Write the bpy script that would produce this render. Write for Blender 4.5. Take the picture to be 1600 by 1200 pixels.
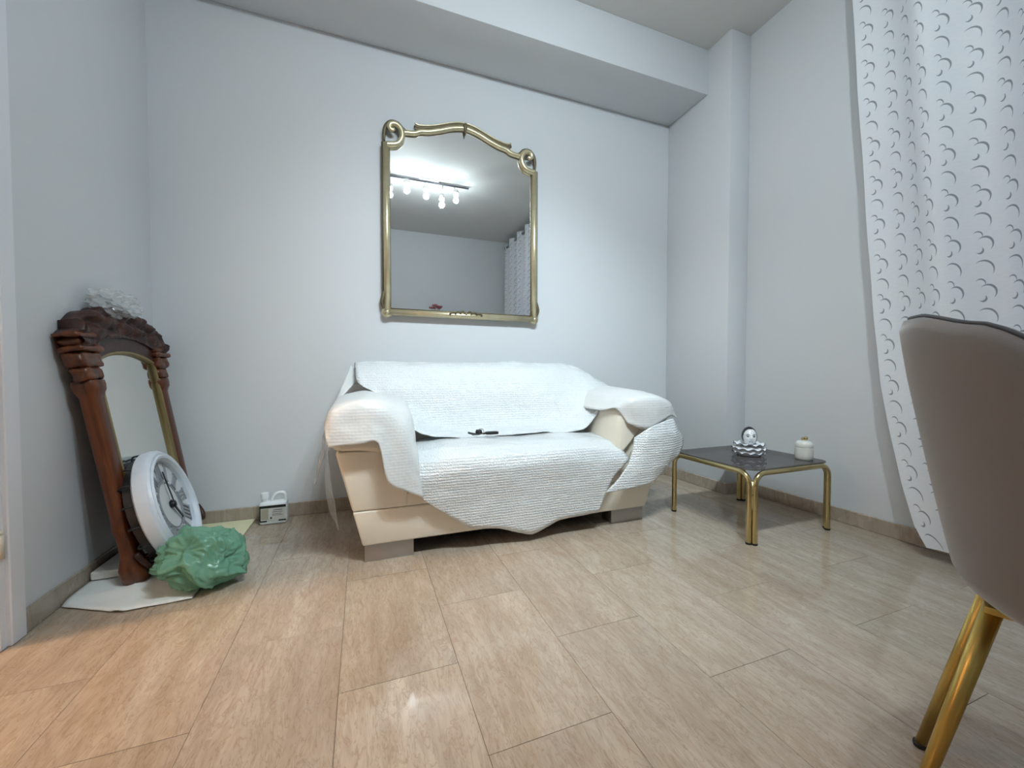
import bpy, bmesh, math, random
from mathutils import Vector, Matrix, noise
random.seed(7)
for o in list(bpy.data.objects): bpy.data.objects.remove(o, do_unlink=True)
sc = bpy.context.scene
COL = sc.collection
PI = math.pi
R = math.radians

# ------------------------------------------------------------------ camera
cd = bpy.data.cameras.new('camera'); cam = bpy.data.objects.new('camera', cd); COL.objects.link(cam)
cd.sensor_fit = 'HORIZONTAL'; cd.sensor_width = 36.0; cd.lens = 36.0 * 620.0 / 1600.0
cd.clip_start = 0.02; cd.clip_end = 60
cam.location = (0, 0, 0.8)
cam.rotation_euler = (R(90 - 1.54), 0, R(-20.6))
sc.camera = cam

# ------------------------------------------------------------------ world (dusk outside the window) and exposure
w = bpy.data.worlds.new('dusk'); sc.world = w; w.use_nodes = True
w.node_tree.nodes['Background'].inputs[0].default_value = (0.30, 0.42, 0.80, 1)
w.node_tree.nodes['Background'].inputs[1].default_value = 0.5
vs = sc.view_settings
vs.view_transform = 'Standard'; vs.look = 'None'; vs.gamma = 1.0; vs.use_curve_mapping = False
vs.exposure = -0.42
LAMP_W = 5.5          # each bulb of the ceiling track, all round
SPOT_W = 52.0          # the beam of each spot head
LAMP_COL = (0.78, 0.925, 1.0)
HALL_W = 185.0          # hallway lamp
HALL_COL = (1.0, 0.62, 0.34)
sc.cycles.use_denoising = True
sc.cycles.max_bounces = 6
sc.cycles.diffuse_bounces = 3
sc.cycles.glossy_bounces = 4
sc.cycles.transparent_max_bounces = 8
sc.cycles.use_adaptive_sampling = True
sc.cycles.adaptive_threshold = 0.04
sc.cycles.sample_clamp_indirect = 40.0
sc.cycles.use_light_tree = False

# ------------------------------------------------------------------ room dimensions
XL, XR, XP, YB, YR, YP = -0.985, 2.41, 2.24, 2.505, -1.47, 1.945
YBM, ZB, ZC = 2.13, 2.715, 3.017
DY0, DY1, DZ = 0.70, 1.585, 2.10         # door opening in left wall
WY0, WY1, WZ0, WZ1 = -0.95, 0.85, 0.10, 2.35   # window (balcony door) in right wall

# ------------------------------------------------------------------ node helpers / materials
class NT:
    def __init__(s, name):
        s.m = bpy.data.materials.new(name); s.m.use_nodes = True
        s.t = s.m.node_tree; s.p = s.t.nodes['Principled BSDF']; s.out = s.t.nodes['Material Output']
    def n(s, typ, **kw):
        nd = s.t.nodes.new(typ)
        for k, v in kw.items(): setattr(nd, k, v)
        return nd
    def l(s, a, b): s.t.links.new(a, b)
    def val(s, sock, v):
        if isinstance(v, bpy.types.NodeSocket): s.l(v, sock)
        else: sock.default_value = v
    def math(s, op, a, b=None, c=None, clamp=False):
        nd = s.n('ShaderNodeMath', operation=op); nd.use_clamp = clamp
        s.val(nd.inputs[0], a)
        if b is not None: s.val(nd.inputs[1], b)
        if c is not None: s.val(nd.inputs[2], c)
        return nd.outputs[0]
    def obj(s): return s.n('ShaderNodeTexCoord').outputs['Object']
    def mapping(s, vec, scale=(1, 1, 1), loc=(0, 0, 0), rot=(0, 0, 0)):
        mp = s.n('ShaderNodeMapping'); s.l(vec, mp.inputs[0])
        mp.inputs['Scale'].default_value = scale; mp.inputs['Location'].default_value = loc; mp.inputs['Rotation'].default_value = rot
        return mp.outputs[0]
    def noise(s, vec, scale, detail=4, rough=0.5, dist=0.0):
        nd = s.n('ShaderNodeTexNoise'); s.l(vec, nd.inputs['Vector'])
        nd.inputs['Scale'].default_value = scale; nd.inputs['Detail'].default_value = detail
        nd.inputs['Roughness'].default_value = rough; nd.inputs['Distortion'].default_value = dist
        return nd.outputs['Fac']
    def ramp(s, fac, stops):
        nd = s.n('ShaderNodeValToRGB'); s.l(fac, nd.inputs[0])
        e = nd.color_ramp.elements
        while len(e) < len(stops): e.new(0.5)
        for i, (p, c) in enumerate(stops):
            e[i].position = p; e[i].color = (*c, 1) if len(c) == 3 else c
        return nd.outputs[0]
    def mix(s, fac, a, b, mode='MIX'):
        nd = s.n('ShaderNodeMix', data_type='RGBA', blend_type=mode)
        s.val(nd.inputs[0], fac)
        for k, v in ((6, a), (7, b)):
            if isinstance(v, bpy.types.NodeSocket): s.l(v, nd.inputs[k])
            else: nd.inputs[k].default_value = (*v, 1)
        return nd.outputs[2]
    def bump(s, h, strength=0.2, dist=0.01):
        nd = s.n('ShaderNodeBump'); s.l(h, nd.inputs['Height'])
        nd.inputs['Strength'].default_value = strength; nd.inputs['Distance'].default_value = dist
        s.l(nd.outputs[0], s.p.inputs['Normal']); return nd.outputs[0]
    def set(s, color=None, rough=None, metal=None, **kw):
        if color is not None: s.val(s.p.inputs['Base Color'], color if isinstance(color, bpy.types.NodeSocket) else (*color, 1))
        if rough is not None: s.val(s.p.inputs['Roughness'], rough)
        if metal is not None: s.p.inputs['Metallic'].default_value = metal
        for k, v in kw.items(): s.val(s.p.inputs[k], v)
        return s
def srgb(r, g, b):
    f = lambda c: (c / 12.92 if c <= 0.04045 else ((c + 0.055) / 1.055) ** 2.4)
    return (f(r / 255), f(g / 255), f(b / 255))
M = {}
def simple(name, color, rough=0.5, metal=0.0, var=0.08, scale=12.0, bump=0.0, **kw):
    t = NT(name); fac = t.noise(t.obj(), scale, 3)
    c2 = tuple(max(0, c * (1 - var)) for c in color)
    t.set(t.mix(fac, color, c2), rough, metal, **kw)
    if bump: t.bump(fac, bump, 0.004)
    M[name] = t.m; return t

def paint(name, c):
    t = NT(name); v = t.obj()
    a = t.noise(v, 1.3, 2)
    t.set(t.mix(a, c, tuple(x * 0.965 for x in c)), 0.75)
    M[name] = t.m
paint('wall_paint', srgb(221, 223, 225))
paint('ceiling_paint', srgb(222, 220, 216))
# marble slabs, veined along the room's depth
def marble(name, c1, c2, vein, rough):
    t = NT(name); info = t.n('ShaderNodeObjectInfo')
    off = t.n('ShaderNodeVectorMath', operation='SCALE'); off.inputs[0].default_value = (7.3, 11.1, 3.7)
    t.l(info.outputs['Random'], off.inputs[3])
    add = t.n('ShaderNodeVectorMath', operation='ADD'); t.l(t.obj(), add.inputs[0]); t.l(off.outputs[0], add.inputs[1])
    v = add.outputs[0]
    big = t.noise(t.mapping(v, (7, 1.2, 1)), 1.6, 3, 0.55, 0.4)
    fine = t.noise(t.mapping(v, (34, 7, 1)), 1.7, 4, 0.6, 1.2)
    vn = t.noise(t.mapping(v, (20, 4.2, 1)), 1.7, 3, 0.6, 2.2)
    vl = t.math('SUBTRACT', 1.0, t.math('MULTIPLY', t.math('ABSOLUTE', t.math('SUBTRACT', vn, 0.5)), 30.0), clamp=True)
    col = t.mix(t.math('MULTIPLY', t.math('SUBTRACT', big, 0.3), 2.2, clamp=True), c1, c2)
    col = t.mix(t.math('MULTIPLY', t.math('SUBTRACT', fine, 0.38), 1.1, clamp=True), col, vein)
    col = t.mix(t.math('MULTIPLY', vl, 0.45), col, vein)
    tint = t.math('ADD', 0.93, t.math('MULTIPLY', info.outputs['Random'], 0.12))
    hsv = t.n('ShaderNodeHueSaturation'); t.l(col, hsv.inputs['Color']); t.l(tint, hsv.inputs['Value'])
    rg = t.math('ADD', rough, t.math('MULTIPLY', t.noise(v, 9, 2), 0.10))
    t.set(hsv.outputs[0], rg); t.p.inputs['Specular IOR Level'].default_value = 0.75
    M[name] = t.m
marble('marble_floor', srgb(196, 182, 164), srgb(173, 155, 136), srgb(138, 114, 92), 0.05)
marble('marble_skirting', srgb(186, 172, 156), srgb(172, 156, 138), srgb(146, 128, 108), 0.22)
simple('grout', srgb(140, 116, 92), 0.9)
simple('white_lacquer', srgb(236, 236, 240), 0.3, var=0.02)
simple('hinge_cream', srgb(222, 214, 196), 0.35, var=0.03)
simple('chrome', (0.62, 0.60, 0.57), 0.22, 1.0, var=0.05, scale=60)
simple('brushed_steel', (0.50, 0.48, 0.46), 0.42, 1.0, var=0.08, scale=60)
simple('steel_dark', (0.2, 0.2, 0.21), 0.35, 1.0)
# gold tones
def gold(name, c1, c2, rough, metal=1.0):
    t = NT(name); f = t.noise(t.obj(), 18, 3)
    t.set(t.mix(f, c1, c2), rough, metal); M[name] = t.m
gold('brass', (0.66, 0.55, 0.29), (0.56, 0.45, 0.22), 0.16)
gold('gold_satin', (0.58, 0.40, 0.12), (0.50, 0.33, 0.09), 0.34)
gold('gilt', (0.80, 0.73, 0.52), (0.58, 0.49, 0.29), 0.34, 0.75)
gold('gilt_dark', (0.20, 0.16, 0.09), (0.12, 0.09, 0.05), 0.5, 0.4)
t = NT('mirror_glass'); f = t.noise(t.obj(), 3, 2); t.set(t.mix(f, (0.93, 0.95, 0.95), (0.91, 0.93, 0.935)), 0.008, 1.0); M['mirror_glass'] = t.m
t = NT('mirror_aged'); f = t.noise(t.obj(), 6, 4); t.set(t.mix(f, (0.90, 0.90, 0.86), (0.80, 0.80, 0.76)), t.math('MULTIPLY', f, 0.12), 1.0); M['mirror_aged'] = t.m
# leather
t = NT('cream_leather'); v = t.obj(); a = t.noise(v, 2.5, 3); vo = t.n('ShaderNodeTexVoronoi'); t.l(v, vo.inputs['Vector']); vo.inputs['Scale'].default_value = 260
t.set(t.mix(a, srgb(246, 238, 222), srgb(239, 229, 210)), 0.40); t.bump(vo.outputs['Distance'], 0.05, 0.002); M['cream_leather'] = t.m
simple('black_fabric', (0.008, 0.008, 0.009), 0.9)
# bubble film: tiny domes in rows, milky, a little see-through
def film(name, c, dome, rough, through, strength):
    t = NT(name); v = t.obj()
    vo = t.n('ShaderNodeTexVoronoi', feature='SMOOTH_F1'); t.l(v, vo.inputs['Vector']); vo.inputs['Scale'].default_value = dome
    vo.inputs['Randomness'].default_value = 0.75; vo.inputs['Smoothness'].default_value = 0.2
    wv = t.n('ShaderNodeTexWave', wave_type='BANDS', bands_direction='Z'); t.l(v, wv.inputs['Vector'])
    wv.inputs['Scale'].default_value = 26; wv.inputs['Distortion'].default_value = 0.9; wv.inputs['Detail'].default_value = 1; wv.inputs['Detail Scale'].default_value = 0.6
    big = t.noise(v, 7, 3)
    h = t.math('ADD', t.math('MULTIPLY', vo.outputs['Distance'], -0.8), t.math('MULTIPLY', wv.outputs['Fac'], 0.35))
    nrm = t.bump(h, strength, 0.006)
    t.set(t.mix(big, c, tuple(x * 0.94 for x in c)), rough)
    t.p.inputs['Specular IOR Level'].default_value = 0.8
    tl = t.n('ShaderNodeBsdfTranslucent'); tl.inputs[0].default_value = (*c, 1)
    mx = t.n('ShaderNodeMixShader'); mx.inputs[0].default_value = 0.10; t.l(t.p.outputs[0], mx.inputs[1]); t.l(tl.outputs[0], mx.inputs[2])
    tr = t.n('ShaderNodeBsdfTransparent'); m2 = t.n('ShaderNodeMixShader'); m2.inputs[0].default_value = through
    t.l(mx.outputs[0], m2.inputs[1]); t.l(tr.outputs[0], m2.inputs[2]); t.l(m2.outputs[0], t.out.inputs[0])
    M[name] = t.m
film('bubble_film', (0.95, 0.97, 0.97), 130, 0.13, 0.03, 0.62)
film('foam_film', (0.94, 0.94, 0.92), 70, 0.40, 0.04, 0.16)
def clear(name, c, alpha, rough):
    t = NT(name); f = t.noise(t.obj(), 25, 3); t.set(t.mix(f, c, tuple(x * 0.9 for x in c)), rough)
    tr = t.n('ShaderNodeBsdfTransparent'); mx = t.n('ShaderNodeMixShader'); mx.inputs[0].default_value = alpha
    t.l(tr.outputs[0], mx.inputs[1]); t.l(t.p.outputs[0], mx.inputs[2]); t.l(mx.outputs[0], t.out.inputs[0]); M[name] = t.m
clear('clear_film', (0.86, 0.87, 0.87), 0.38, 0.12)
# green bag
t = NT('green_plastic'); f = t.noise(t.obj(), 9, 4); t.set(t.mix(f, srgb(152, 202, 176), srgb(112, 166, 138)), 0.22)
tl = t.n('ShaderNodeBsdfTranslucent'); tl.inputs[0].default_value = (*srgb(150, 206, 176), 1); mx = t.n('ShaderNodeMixShader'); mx.inputs[0].default_value = 0.3
t.l(t.p.outputs[0], mx.inputs[1]); t.l(tl.outputs[0], mx.inputs[2]); t.l(mx.outputs[0], t.out.inputs[0]); t.bump(t.noise(t.obj(), 34, 3, 0.6), 0.10, 0.01); M['green_plastic'] = t.m
# wood
t = NT('walnut'); v = t.obj(); g = t.noise(t.mapping(v, (34, 34, 3)), 1.5, 5, 0.6, 0.6)
t.set(t.ramp(g, [(0.25, srgb(58, 28, 14)), (0.55, srgb(104, 54, 26)), (0.8, srgb(128, 70, 34))]), 0.34); t.bump(g, 0.08, 0.003); M['walnut'] = t.m
t = NT('walnut_dark'); v = t.obj(); g = t.noise(v, 30, 4, 0.6)
t.set(t.ramp(g, [(0.3, srgb(40, 20, 16)), (0.7, srgb(80, 44, 34))]), 0.4); t.bump(g, 0.2, 0.004); M['walnut_dark'] = t.m
simple('slip_gold', srgb(158, 140, 96), 0.4, 0.3, var=0.25, scale=40)
simple('cream_foam', srgb(226, 220, 182), 0.8, var=0.05, bump=0.2, scale=40)
simple('white_sheet', srgb(238, 238, 234), 0.6, var=0.04, bump=0.2, scale=18)
simple('polystyrene', srgb(232, 226, 216), 0.8, var=0.04, scale=60, bump=0.15)
simple('clock_white', srgb(226, 232, 240), 0.4, var=0.10, scale=26, bump=0.1)
simple('clock_face', srgb(226, 228, 230), 0.6, var=0.12, scale=30)
simple('clock_grey', srgb(158, 161, 165), 0.5, var=0.2, scale=40)
simple('black_metal', (0.012, 0.012, 0.014), 0.45)
simple('hdpe', srgb(240, 242, 242), 0.38, var=0.02)
simple('label_paper', srgb(208, 206, 198), 0.5, var=0.04)
simple('label_black', (0.012, 0.016, 0.014), 0.4)
simple('label_grey', srgb(120, 120, 112), 0.5)
simple('label_tan', srgb(176, 170, 150), 0.5)
simple('porcelain', srgb(238, 240, 242), 0.14, var=0.02)
simple('porcelain_matt', srgb(236, 238, 240), 0.35, var=0.02)
simple('glaze_black', (0.012, 0.012, 0.014), 0.15)
simple('glaze_grey', srgb(92, 94, 98), 0.25)
simple('glaze_silver', srgb(150, 150, 152), 0.25, 0.3)
simple('cream_porcelain', srgb(232, 230, 222), 0.2, var=0.02)
simple('rubber', (0.01, 0.01, 0.01), 0.6)
simple('petal_pink', srgb(214, 120, 132), 0.6, var=0.3, scale=30)
simple('leaf_green', srgb(72, 110, 62), 0.6, var=0.3, scale=30)
simple('cabinet_white', srgb(225, 225, 222), 0.45, var=0.03)
# smoked glass
t = NT('smoked_glass'); f = t.noise(t.obj(), 4, 2); t.set(t.mix(f, (0.19, 0.178, 0.175), (0.17, 0.16, 0.157)), 0.03)
tr = t.n('ShaderNodeBsdfTransparent'); tr.inputs[0].default_value = (0.50, 0.46, 0.44, 1); mx = t.n('ShaderNodeMixShader'); mx.inputs[0].default_value = 0.5
t.p.inputs['Specular IOR Level'].default_value = 0.7
t.l(tr.outputs[0], mx.inputs[1]); t.l(t.p.outputs[0], mx.inputs[2]); t.l(mx.outputs[0], t.out.inputs[0]); M['smoked_glass'] = t.m
clear('window_glass', (0.5, 0.6, 0.7), 0.12, 0.02)
# velvet
t = NT('velvet'); v = t.obj(); f = t.noise(v, 60, 4); a = t.noise(v, 4, 2)
t.set(t.mix(a, srgb(142, 134, 130), srgb(126, 118, 115)), 0.85); t.p.inputs['Sheen Weight'].default_value = 0.6; t.p.inputs['Sheen Roughness'].default_value = 0.4
M['velvet'] = t.m
simple('piping_grey', srgb(96, 94, 98), 0.8)
# curtain fabric with printed crescents (uv in metres along the cloth)
def curtain_mat():
    t = NT('curtain_print'); uv = t.n('ShaderNodeUVMap').outputs[0]
    sp = t.n('ShaderNodeSeparateXYZ'); t.l(uv, sp.inputs[0])
    CW, CH = 0.088, 0.190
    v0 = t.math('DIVIDE', sp.outputs[1], CH); row = t.math('FLOOR', v0)
    u0 = t.math('ADD', t.math('DIVIDE', sp.outputs[0], CW), t.math('MULTIPLY', t.math('MODULO', row, 2.0), 0.0))
    px_ = t.math('MULTIPLY', t.math('SUBTRACT', t.math('FRACT', u0), 0.5), 0.115)
    py_ = t.math('MULTIPLY', t.math('SUBTRACT', t.math('FRACT', v0), 0.5), CH)
    def disc(cx, cy, r, soft=0.0016):
        dx = t.math('SUBTRACT', px_, cx); dy = t.math('SUBTRACT', py_, cy)
        d = t.math('SQRT', t.math('ADD', t.math('MULTIPLY', dx, dx), t.math('MULTIPLY', dy, dy)))
        return t.math('DIVIDE', t.math('SUBTRACT', r, d), soft, clamp=True)
    def cres(c1, r1, c2, r2):
        return t.math('MULTIPLY', disc(*c1, r1), t.math('SUBTRACT', 1.0, disc(*c2, r2)))
    ms = [cres((0.010, 0.030), 0.031, (0.004, 0.0245), 0.0305),    # tall swirl, thick at its shoulder
          cres((-0.010, 0.004), 0.015, (-0.016, 0.010), 0.0155),   # wedge at its foot
          cres((0.000, -0.070), 0.037, (-0.0055, -0.0765), 0.038), # lying arc
          cres((-0.014, 0.066), 0.018, (-0.017, 0.061), 0.0182)]   # small arc above
    acc = ms[0]
    for m_ in ms[1:]: acc = t.math('MAXIMUM', acc, m_)
    wv = t.noise(t.mapping(uv, (1, 3, 1)), 45, 4, 0.6)
    base = t.mix(wv, (0.95, 0.96, 0.98), (0.83, 0.85, 0.89))
    col = t.mix(t.math('MULTIPLY', acc, 0.78), base, srgb(104, 112, 122))
    t.set(col, 0.7)
    tl = t.n('ShaderNodeBsdfTranslucent'); t.l(col, tl.inputs[0])
    m1 = t.n('ShaderNodeMixShader'); m1.inputs[0].default_value = 0.16; t.l(t.p.outputs[0], m1.inputs[1]); t.l(tl.outputs[0], m1.inputs[2])
    tr = t.n('ShaderNodeBsdfTransparent'); m2 = t.n('ShaderNodeMixShader'); m2.inputs[0].default_value = 0.05
    t.l(m1.outputs[0], m2.inputs[1]); t.l(tr.outputs[0], m2.inputs[2]); t.l(m2.outputs[0], t.out.inputs[0]); M['curtain_print'] = t.m
curtain_mat()
def emis(name, c, s):
    t = NT(name); t.set(c, 0.5); t.p.inputs['Emission Color'].default_value = (*c, 1); t.p.inputs['Emission Strength'].default_value = s; M[name] = t.m
emis('bulb_glow', (0.92, 0.97, 1.0), 40.0)
emis('hall_glow', (1.0, 0.75, 0.5), 8.0)

# ------------------------------------------------------------------ object helpers
def tag(o, label, cat, group=None):
    o['label'] = label; o['category'] = cat
    if group: o['group'] = group
    return o
def thing(name, label, cat, loc=(0, 0, 0), rot=(0, 0, 0), group=None):
    o = bpy.data.objects.new(name, None); COL.objects.link(o); o.empty_display_size = 0.1
    o.location = loc; o.rotation_euler = rot
    return tag(o, label, cat, group)
def link(name, me, mat, parent=None, world=True):
    """world=True: vertices are given in world space and the parent chain is unrotated"""
    o = bpy.data.objects.new(name, me); COL.objects.link(o)
    if mat:
        me.materials.clear(); me.materials.append(M[mat])
    if parent:
        o.parent = parent
        if world:
            off = Vector(parent.location); q = parent.parent
            while q: off += Vector(q.location); q = q.parent
            me.transform(Matrix.Translation(-off))
    return o
def bm_obj(name, bm, mat, parent=None, smooth=False, world=True, angle=None):
    me = bpy.data.meshes.new(name); bmesh.ops.recalc_face_normals(bm, faces=bm.faces[:]); bm.to_mesh(me); bm.free()
    if smooth:
        me.polygons.foreach_set('use_smooth', [True] * len(me.polygons))
        if angle: me.set_sharp_from_angle(angle=R(angle))
    return link(name, me, mat, parent, world)
def struct(o): o['kind'] = 'structure'; return o
def box(bm, lo, hi, bev=0.0, seg=2):
    lo = Vector(lo); hi = Vector(hi)
    r = bmesh.ops.create_cube(bm, size=1.0); vs_ = r['verts']
    for v in vs_: v.co = Vector((lo[i] + (v.co[i] + 0.5) * (hi[i] - lo[i]) for i in range(3)))
    if bev:
        es = list({e for v in vs_ for e in v.link_edges})
        bmesh.ops.bevel(bm, geom=es, offset=bev, segments=seg, profile=0.5, affect='EDGES')
    return bm
def mkbox(name, lo, hi, mat, parent=None, bev=0.0, world=True, seg=2):
    return bm_obj(name, box(bmesh.new(), lo, hi, bev, seg), mat, parent, smooth=bev > 0, world=world, angle=40)
def catmull(pts, n, closed=False):
    P = [Vector(p) for p in pts]; out = []; m = len(P)
    segs = m if closed else m - 1
    for i in range(segs):
        if closed: a, b, c, d = P[(i - 1) % m], P[i], P[(i + 1) % m], P[(i + 2) % m]
        else:
            b, c = P[i], P[i + 1]; a = P[i - 1] if i else b * 2 - c; d = P[i + 2] if i + 2 < m else c * 2 - b
        for k in range(n):
            t_ = k / n
            out.append(0.5 * ((2 * b) + (c - a) * t_ + (2 * a - 5 * b + 4 * c - d) * t_ ** 2 + (-a + 3 * b - 3 * c + d) * t_ ** 3))
    if not closed: out.append(P[-1])
    return out
def tube(bm, pts, rad, seg=10, closed=False, flat=None, cap=True):
    """sweep; rad number or list; flat=(normal vec, factor) squashes along a fixed axis"""
    P = [Vector(p) for p in pts]; n = len(P); rings = []
    prev = None
    for i, p in enumerate(P):
        a = P[(i - 1) % n] if (closed or i) else P[0]; b = P[(i + 1) % n] if (closed or i < n - 1) else P[-1]
        tg = (b - a).normalized()
        if flat: up = Vector(flat[0]); sd = tg.cross(up).normalized(); up = sd.cross(tg).normalized()
        else:
            if prev is None: up = tg.orthogonal().normalized()
            else: up = (prev - tg * prev.dot(tg)).normalized()
            prev = up; sd = tg.cross(up).normalized()
        r_ = rad[i] if isinstance(rad, (list, tuple)) else rad
        fu = flat[1] if flat else 1.0
        rings.append([bm.verts.new(p + (sd * math.cos(2 * PI * k / seg) + up * math.sin(2 * PI * k / seg) * fu) * r_) for k in range(seg)])
    m = n if closed else n - 1
    for i in range(m):
        A, B = rings[i], rings[(i + 1) % n]
        for k in range(seg): bm.faces.new((A[k], A[(k + 1) % seg], B[(k + 1) % seg], B[k]))
    if not closed and cap:
        bm.faces.new(rings[0]); bm.faces.new(rings[-1][::-1])
    return bm
def lathe(bm, prof, seg=32, center=(0, 0, 0), axis='Z'):
    c = Vector(center); rings = []
    def pt(r_, h_, a):
        if axis == 'Z': return c + Vector((r_ * math.cos(a), r_ * math.sin(a), h_))
        return c + Vector((r_ * math.cos(a), -h_, r_ * math.sin(a)))     # axis Y, height towards -y
    for r_, h_ in prof:
        if r_ < 1e-6: rings.append([bm.verts.new(pt(0, h_, 0))])
        else: rings.append([bm.verts.new(pt(r_, h_, 2 * PI * k / seg)) for k in range(seg)])
    for A, B in zip(rings, rings[1:]):
        if len(A) == 1 and len(B) == 1: continue
        for k in range(seg):
            k2 = (k + 1) % seg
            if len(A) == 1: bm.faces.new((A[0], B[k2], B[k]))
            elif len(B) == 1: bm.faces.new((A[k], A[k2], B[0]))
            else: bm.faces.new((A[k], A[k2], B[k2], B[k]))
    return bm
def prism(bm, pts2, y0, y1):
    """polygon in xz pulled along y"""
    a = [bm.verts.new((x, y0, z)) for x, z in pts2]; b = [bm.verts.new((x, y1, z)) for x, z in pts2]
    n = len(a)
    f1 = bm.faces.new(a); f2 = bm.faces.new(b[::-1])
    for i in range(n): bm.faces.new((a[i], b[i], b[(i + 1) % n], a[(i + 1) % n]))
    bmesh.ops.triangulate(bm, faces=[f1, f2]); return bm
def grid_mesh(name, rows, mat, parent=None, smooth=True, thick=0.0, closed_u=False, world=True, uvf=None):
    nv, nu = len(rows), len(rows[0]); me = bpy.data.meshes.new(name)
    verts = [tuple(p) for r_ in rows for p in r_]; faces = []
    for i in range(nv - 1):
        for j in range(nu if closed_u else nu - 1):
            j2 = (j + 1) % nu; faces.append((i * nu + j, i * nu + j2, (i + 1) * nu + j2, (i + 1) * nu + j))
    me.from_pydata(verts, [], faces)
    if uvf:
        ul = me.uv_layers.new(name='UVMap')
        for lp in me.loops: i, j = divmod(lp.vertex_index, nu); ul.data[lp.index].uv = uvf(i, j)
    if smooth: me.polygons.foreach_set('use_smooth', [True] * len(me.polygons))
    o = link(name, me, mat, parent, world)
    if thick:
        sm = o.modifiers.new('thickness', 'SOLIDIFY'); sm.thickness = thick; sm.offset = 0
    return o
def resample(rows, nu, nv):
    A = [catmull(r_, nu) for r_ in rows]; cols = [catmull([A[i][j] for i in range(len(A))], nv) for j in range(len(A[0]))]
    return [[cols[j][i] for j in range(len(cols))] for i in range(len(cols[0]))]
def crumple(rows, amp, scale, seed=0.0):
    out = []
    nv, nu = len(rows), len(rows[0])
    for i in range(nv):
        r_ = []
        for j in range(nu):
            p = rows[i][j]
            du = rows[i][min(j + 1, nu - 1)] - rows[i][max(j - 1, 0)]; dv = rows[min(i + 1, nv - 1)][j] - rows[max(i - 1, 0)][j]
            nrm = du.cross(dv)
            nrm = nrm.normalized() if nrm.length > 1e-9 else Vector((0, 0, 1))
            q = p * scale + Vector((seed, seed * 1.7, 0))
            a = noise.noise(q) + 0.5 * (0.5 - abs(noise.noise(q * 2.3))) * 2 - 0.3
            r_.append(p + nrm * amp * a)
        out.append(r_)
    return out

# ================================================================== SETTING
# ---- floor: grout bed + slabs
fb = struct(mkbox('floor', (XL - 0.02, YR - 0.02, -0.12), (XR + 0.02, YB + 0.02, -0.004), 'grout'))
TW, TL = 0.3045, 0.57
cache = {}
ix = int(math.floor((XL + 0.065) / TW)) - 1
x = -0.065 + ix * TW; k = ix
while x < XR:
    off = 1.06 if k % 2 == 0 else 1.06 - TL / 2
    y = off - TL * 6
    while y < YB:
        x0, x1, y0, y1 = max(x, XL), min(x + TW, XR), max(y, YR), min(y + TL, YB)
        if x1 - x0 > 0.01 and y1 - y0 > 0.01:
            key = (round(x1 - x0, 4), round(y1 - y0, 4))
            if key not in cache:
                bm = box(bmesh.new(), (0.0006, 0.0006, -0.02), (key[0] - 0.0006, key[1] - 0.0006, 0.0))
                me = bpy.data.meshes.new('tile'); bm.to_mesh(me); bm.free(); me.materials.append(M['marble_floor']); cache[key] = me
            o = bpy.data.objects.new('tile', cache[key]); COL.objects.link(o); o.parent = fb
            o.location = (x0, y0, random.uniform(-0.0004, 0.0))
        y += TL
    x += TW; k += 1
# ---- walls
struct(mkbox('wall_back', (XL - 0.1, YB, -0.12), (XR + 0.2, YB + 0.15, ZC + 0.1), 'wall_paint'))
bm = bmesh.new()
box(bm, (XL - 0.13, DY1, -0.12), (XL, YB, ZC + 0.1)); box(bm, (XL - 0.13, YR - 0.15, -0.12), (XL, DY0, ZC + 0.1)); box(bm, (XL - 0.13, DY0, DZ), (XL, DY1, ZC + 0.1))
struct(bm_obj('wall_left', bm, 'wall_paint'))
bm = bmesh.new()
box(bm, (XR, WY1, -0.12), (XR + 0.2, YB, ZC + 0.1)); box(bm, (XR, YR - 0.15, -0.12), (XR + 0.2, WY0, ZC + 0.1))
box(bm, (XR, WY0, WZ1), (XR + 0.2, WY1, ZC + 0.1)); box(bm, (XR, WY0, -0.12), (XR + 0.2, WY1, WZ0))
wr = struct(bm_obj('wall_right', bm, 'wall_paint'))
mkbox('pillar', (XP, YP, -0.004), (XR, YB, ZC), 'wall_paint', wr, 0.004)
struct(mkbox('wall_rear', (XL - 0.13, YR - 0.15, -0.12), (XR + 0.2, YR, ZC + 0.1), 'wall_paint'))
cl = struct(mkbox('ceiling', (XL - 0.13, YR - 0.15, ZC), (XR + 0.2, YB + 0.15, ZC + 0.15), 'ceiling_paint'))
mkbox('beam', (XL, YBM, ZB), (XP, YB, ZC), 'wall_paint', cl, 0.003)
# ---- skirting
def skirt(name, segs):
    bm = bmesh.new()
    for lo, hi in segs: box(bm, lo, hi, 0.0025, 1)
    return struct(bm_obj(name, bm, 'marble_skirting'))
SH, ST = 0.075, 0.011
skirt('baseboard_back', [((XL, YB - ST, 0), (XP, YB, SH))])
skirt('baseboard_left', [((XL, DY1 + 0.06, 0), (XL + ST, YB - ST, SH))])
skirt('baseboard_right', [((XP - ST, YP - ST, 0), (XP, YB - ST, SH)), ((XP, YP - ST, 0), (XR - ST, YP, SH)), ((XR - ST, WY1 + 0.06, 0), (XR, YP - ST, SH))])
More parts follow.
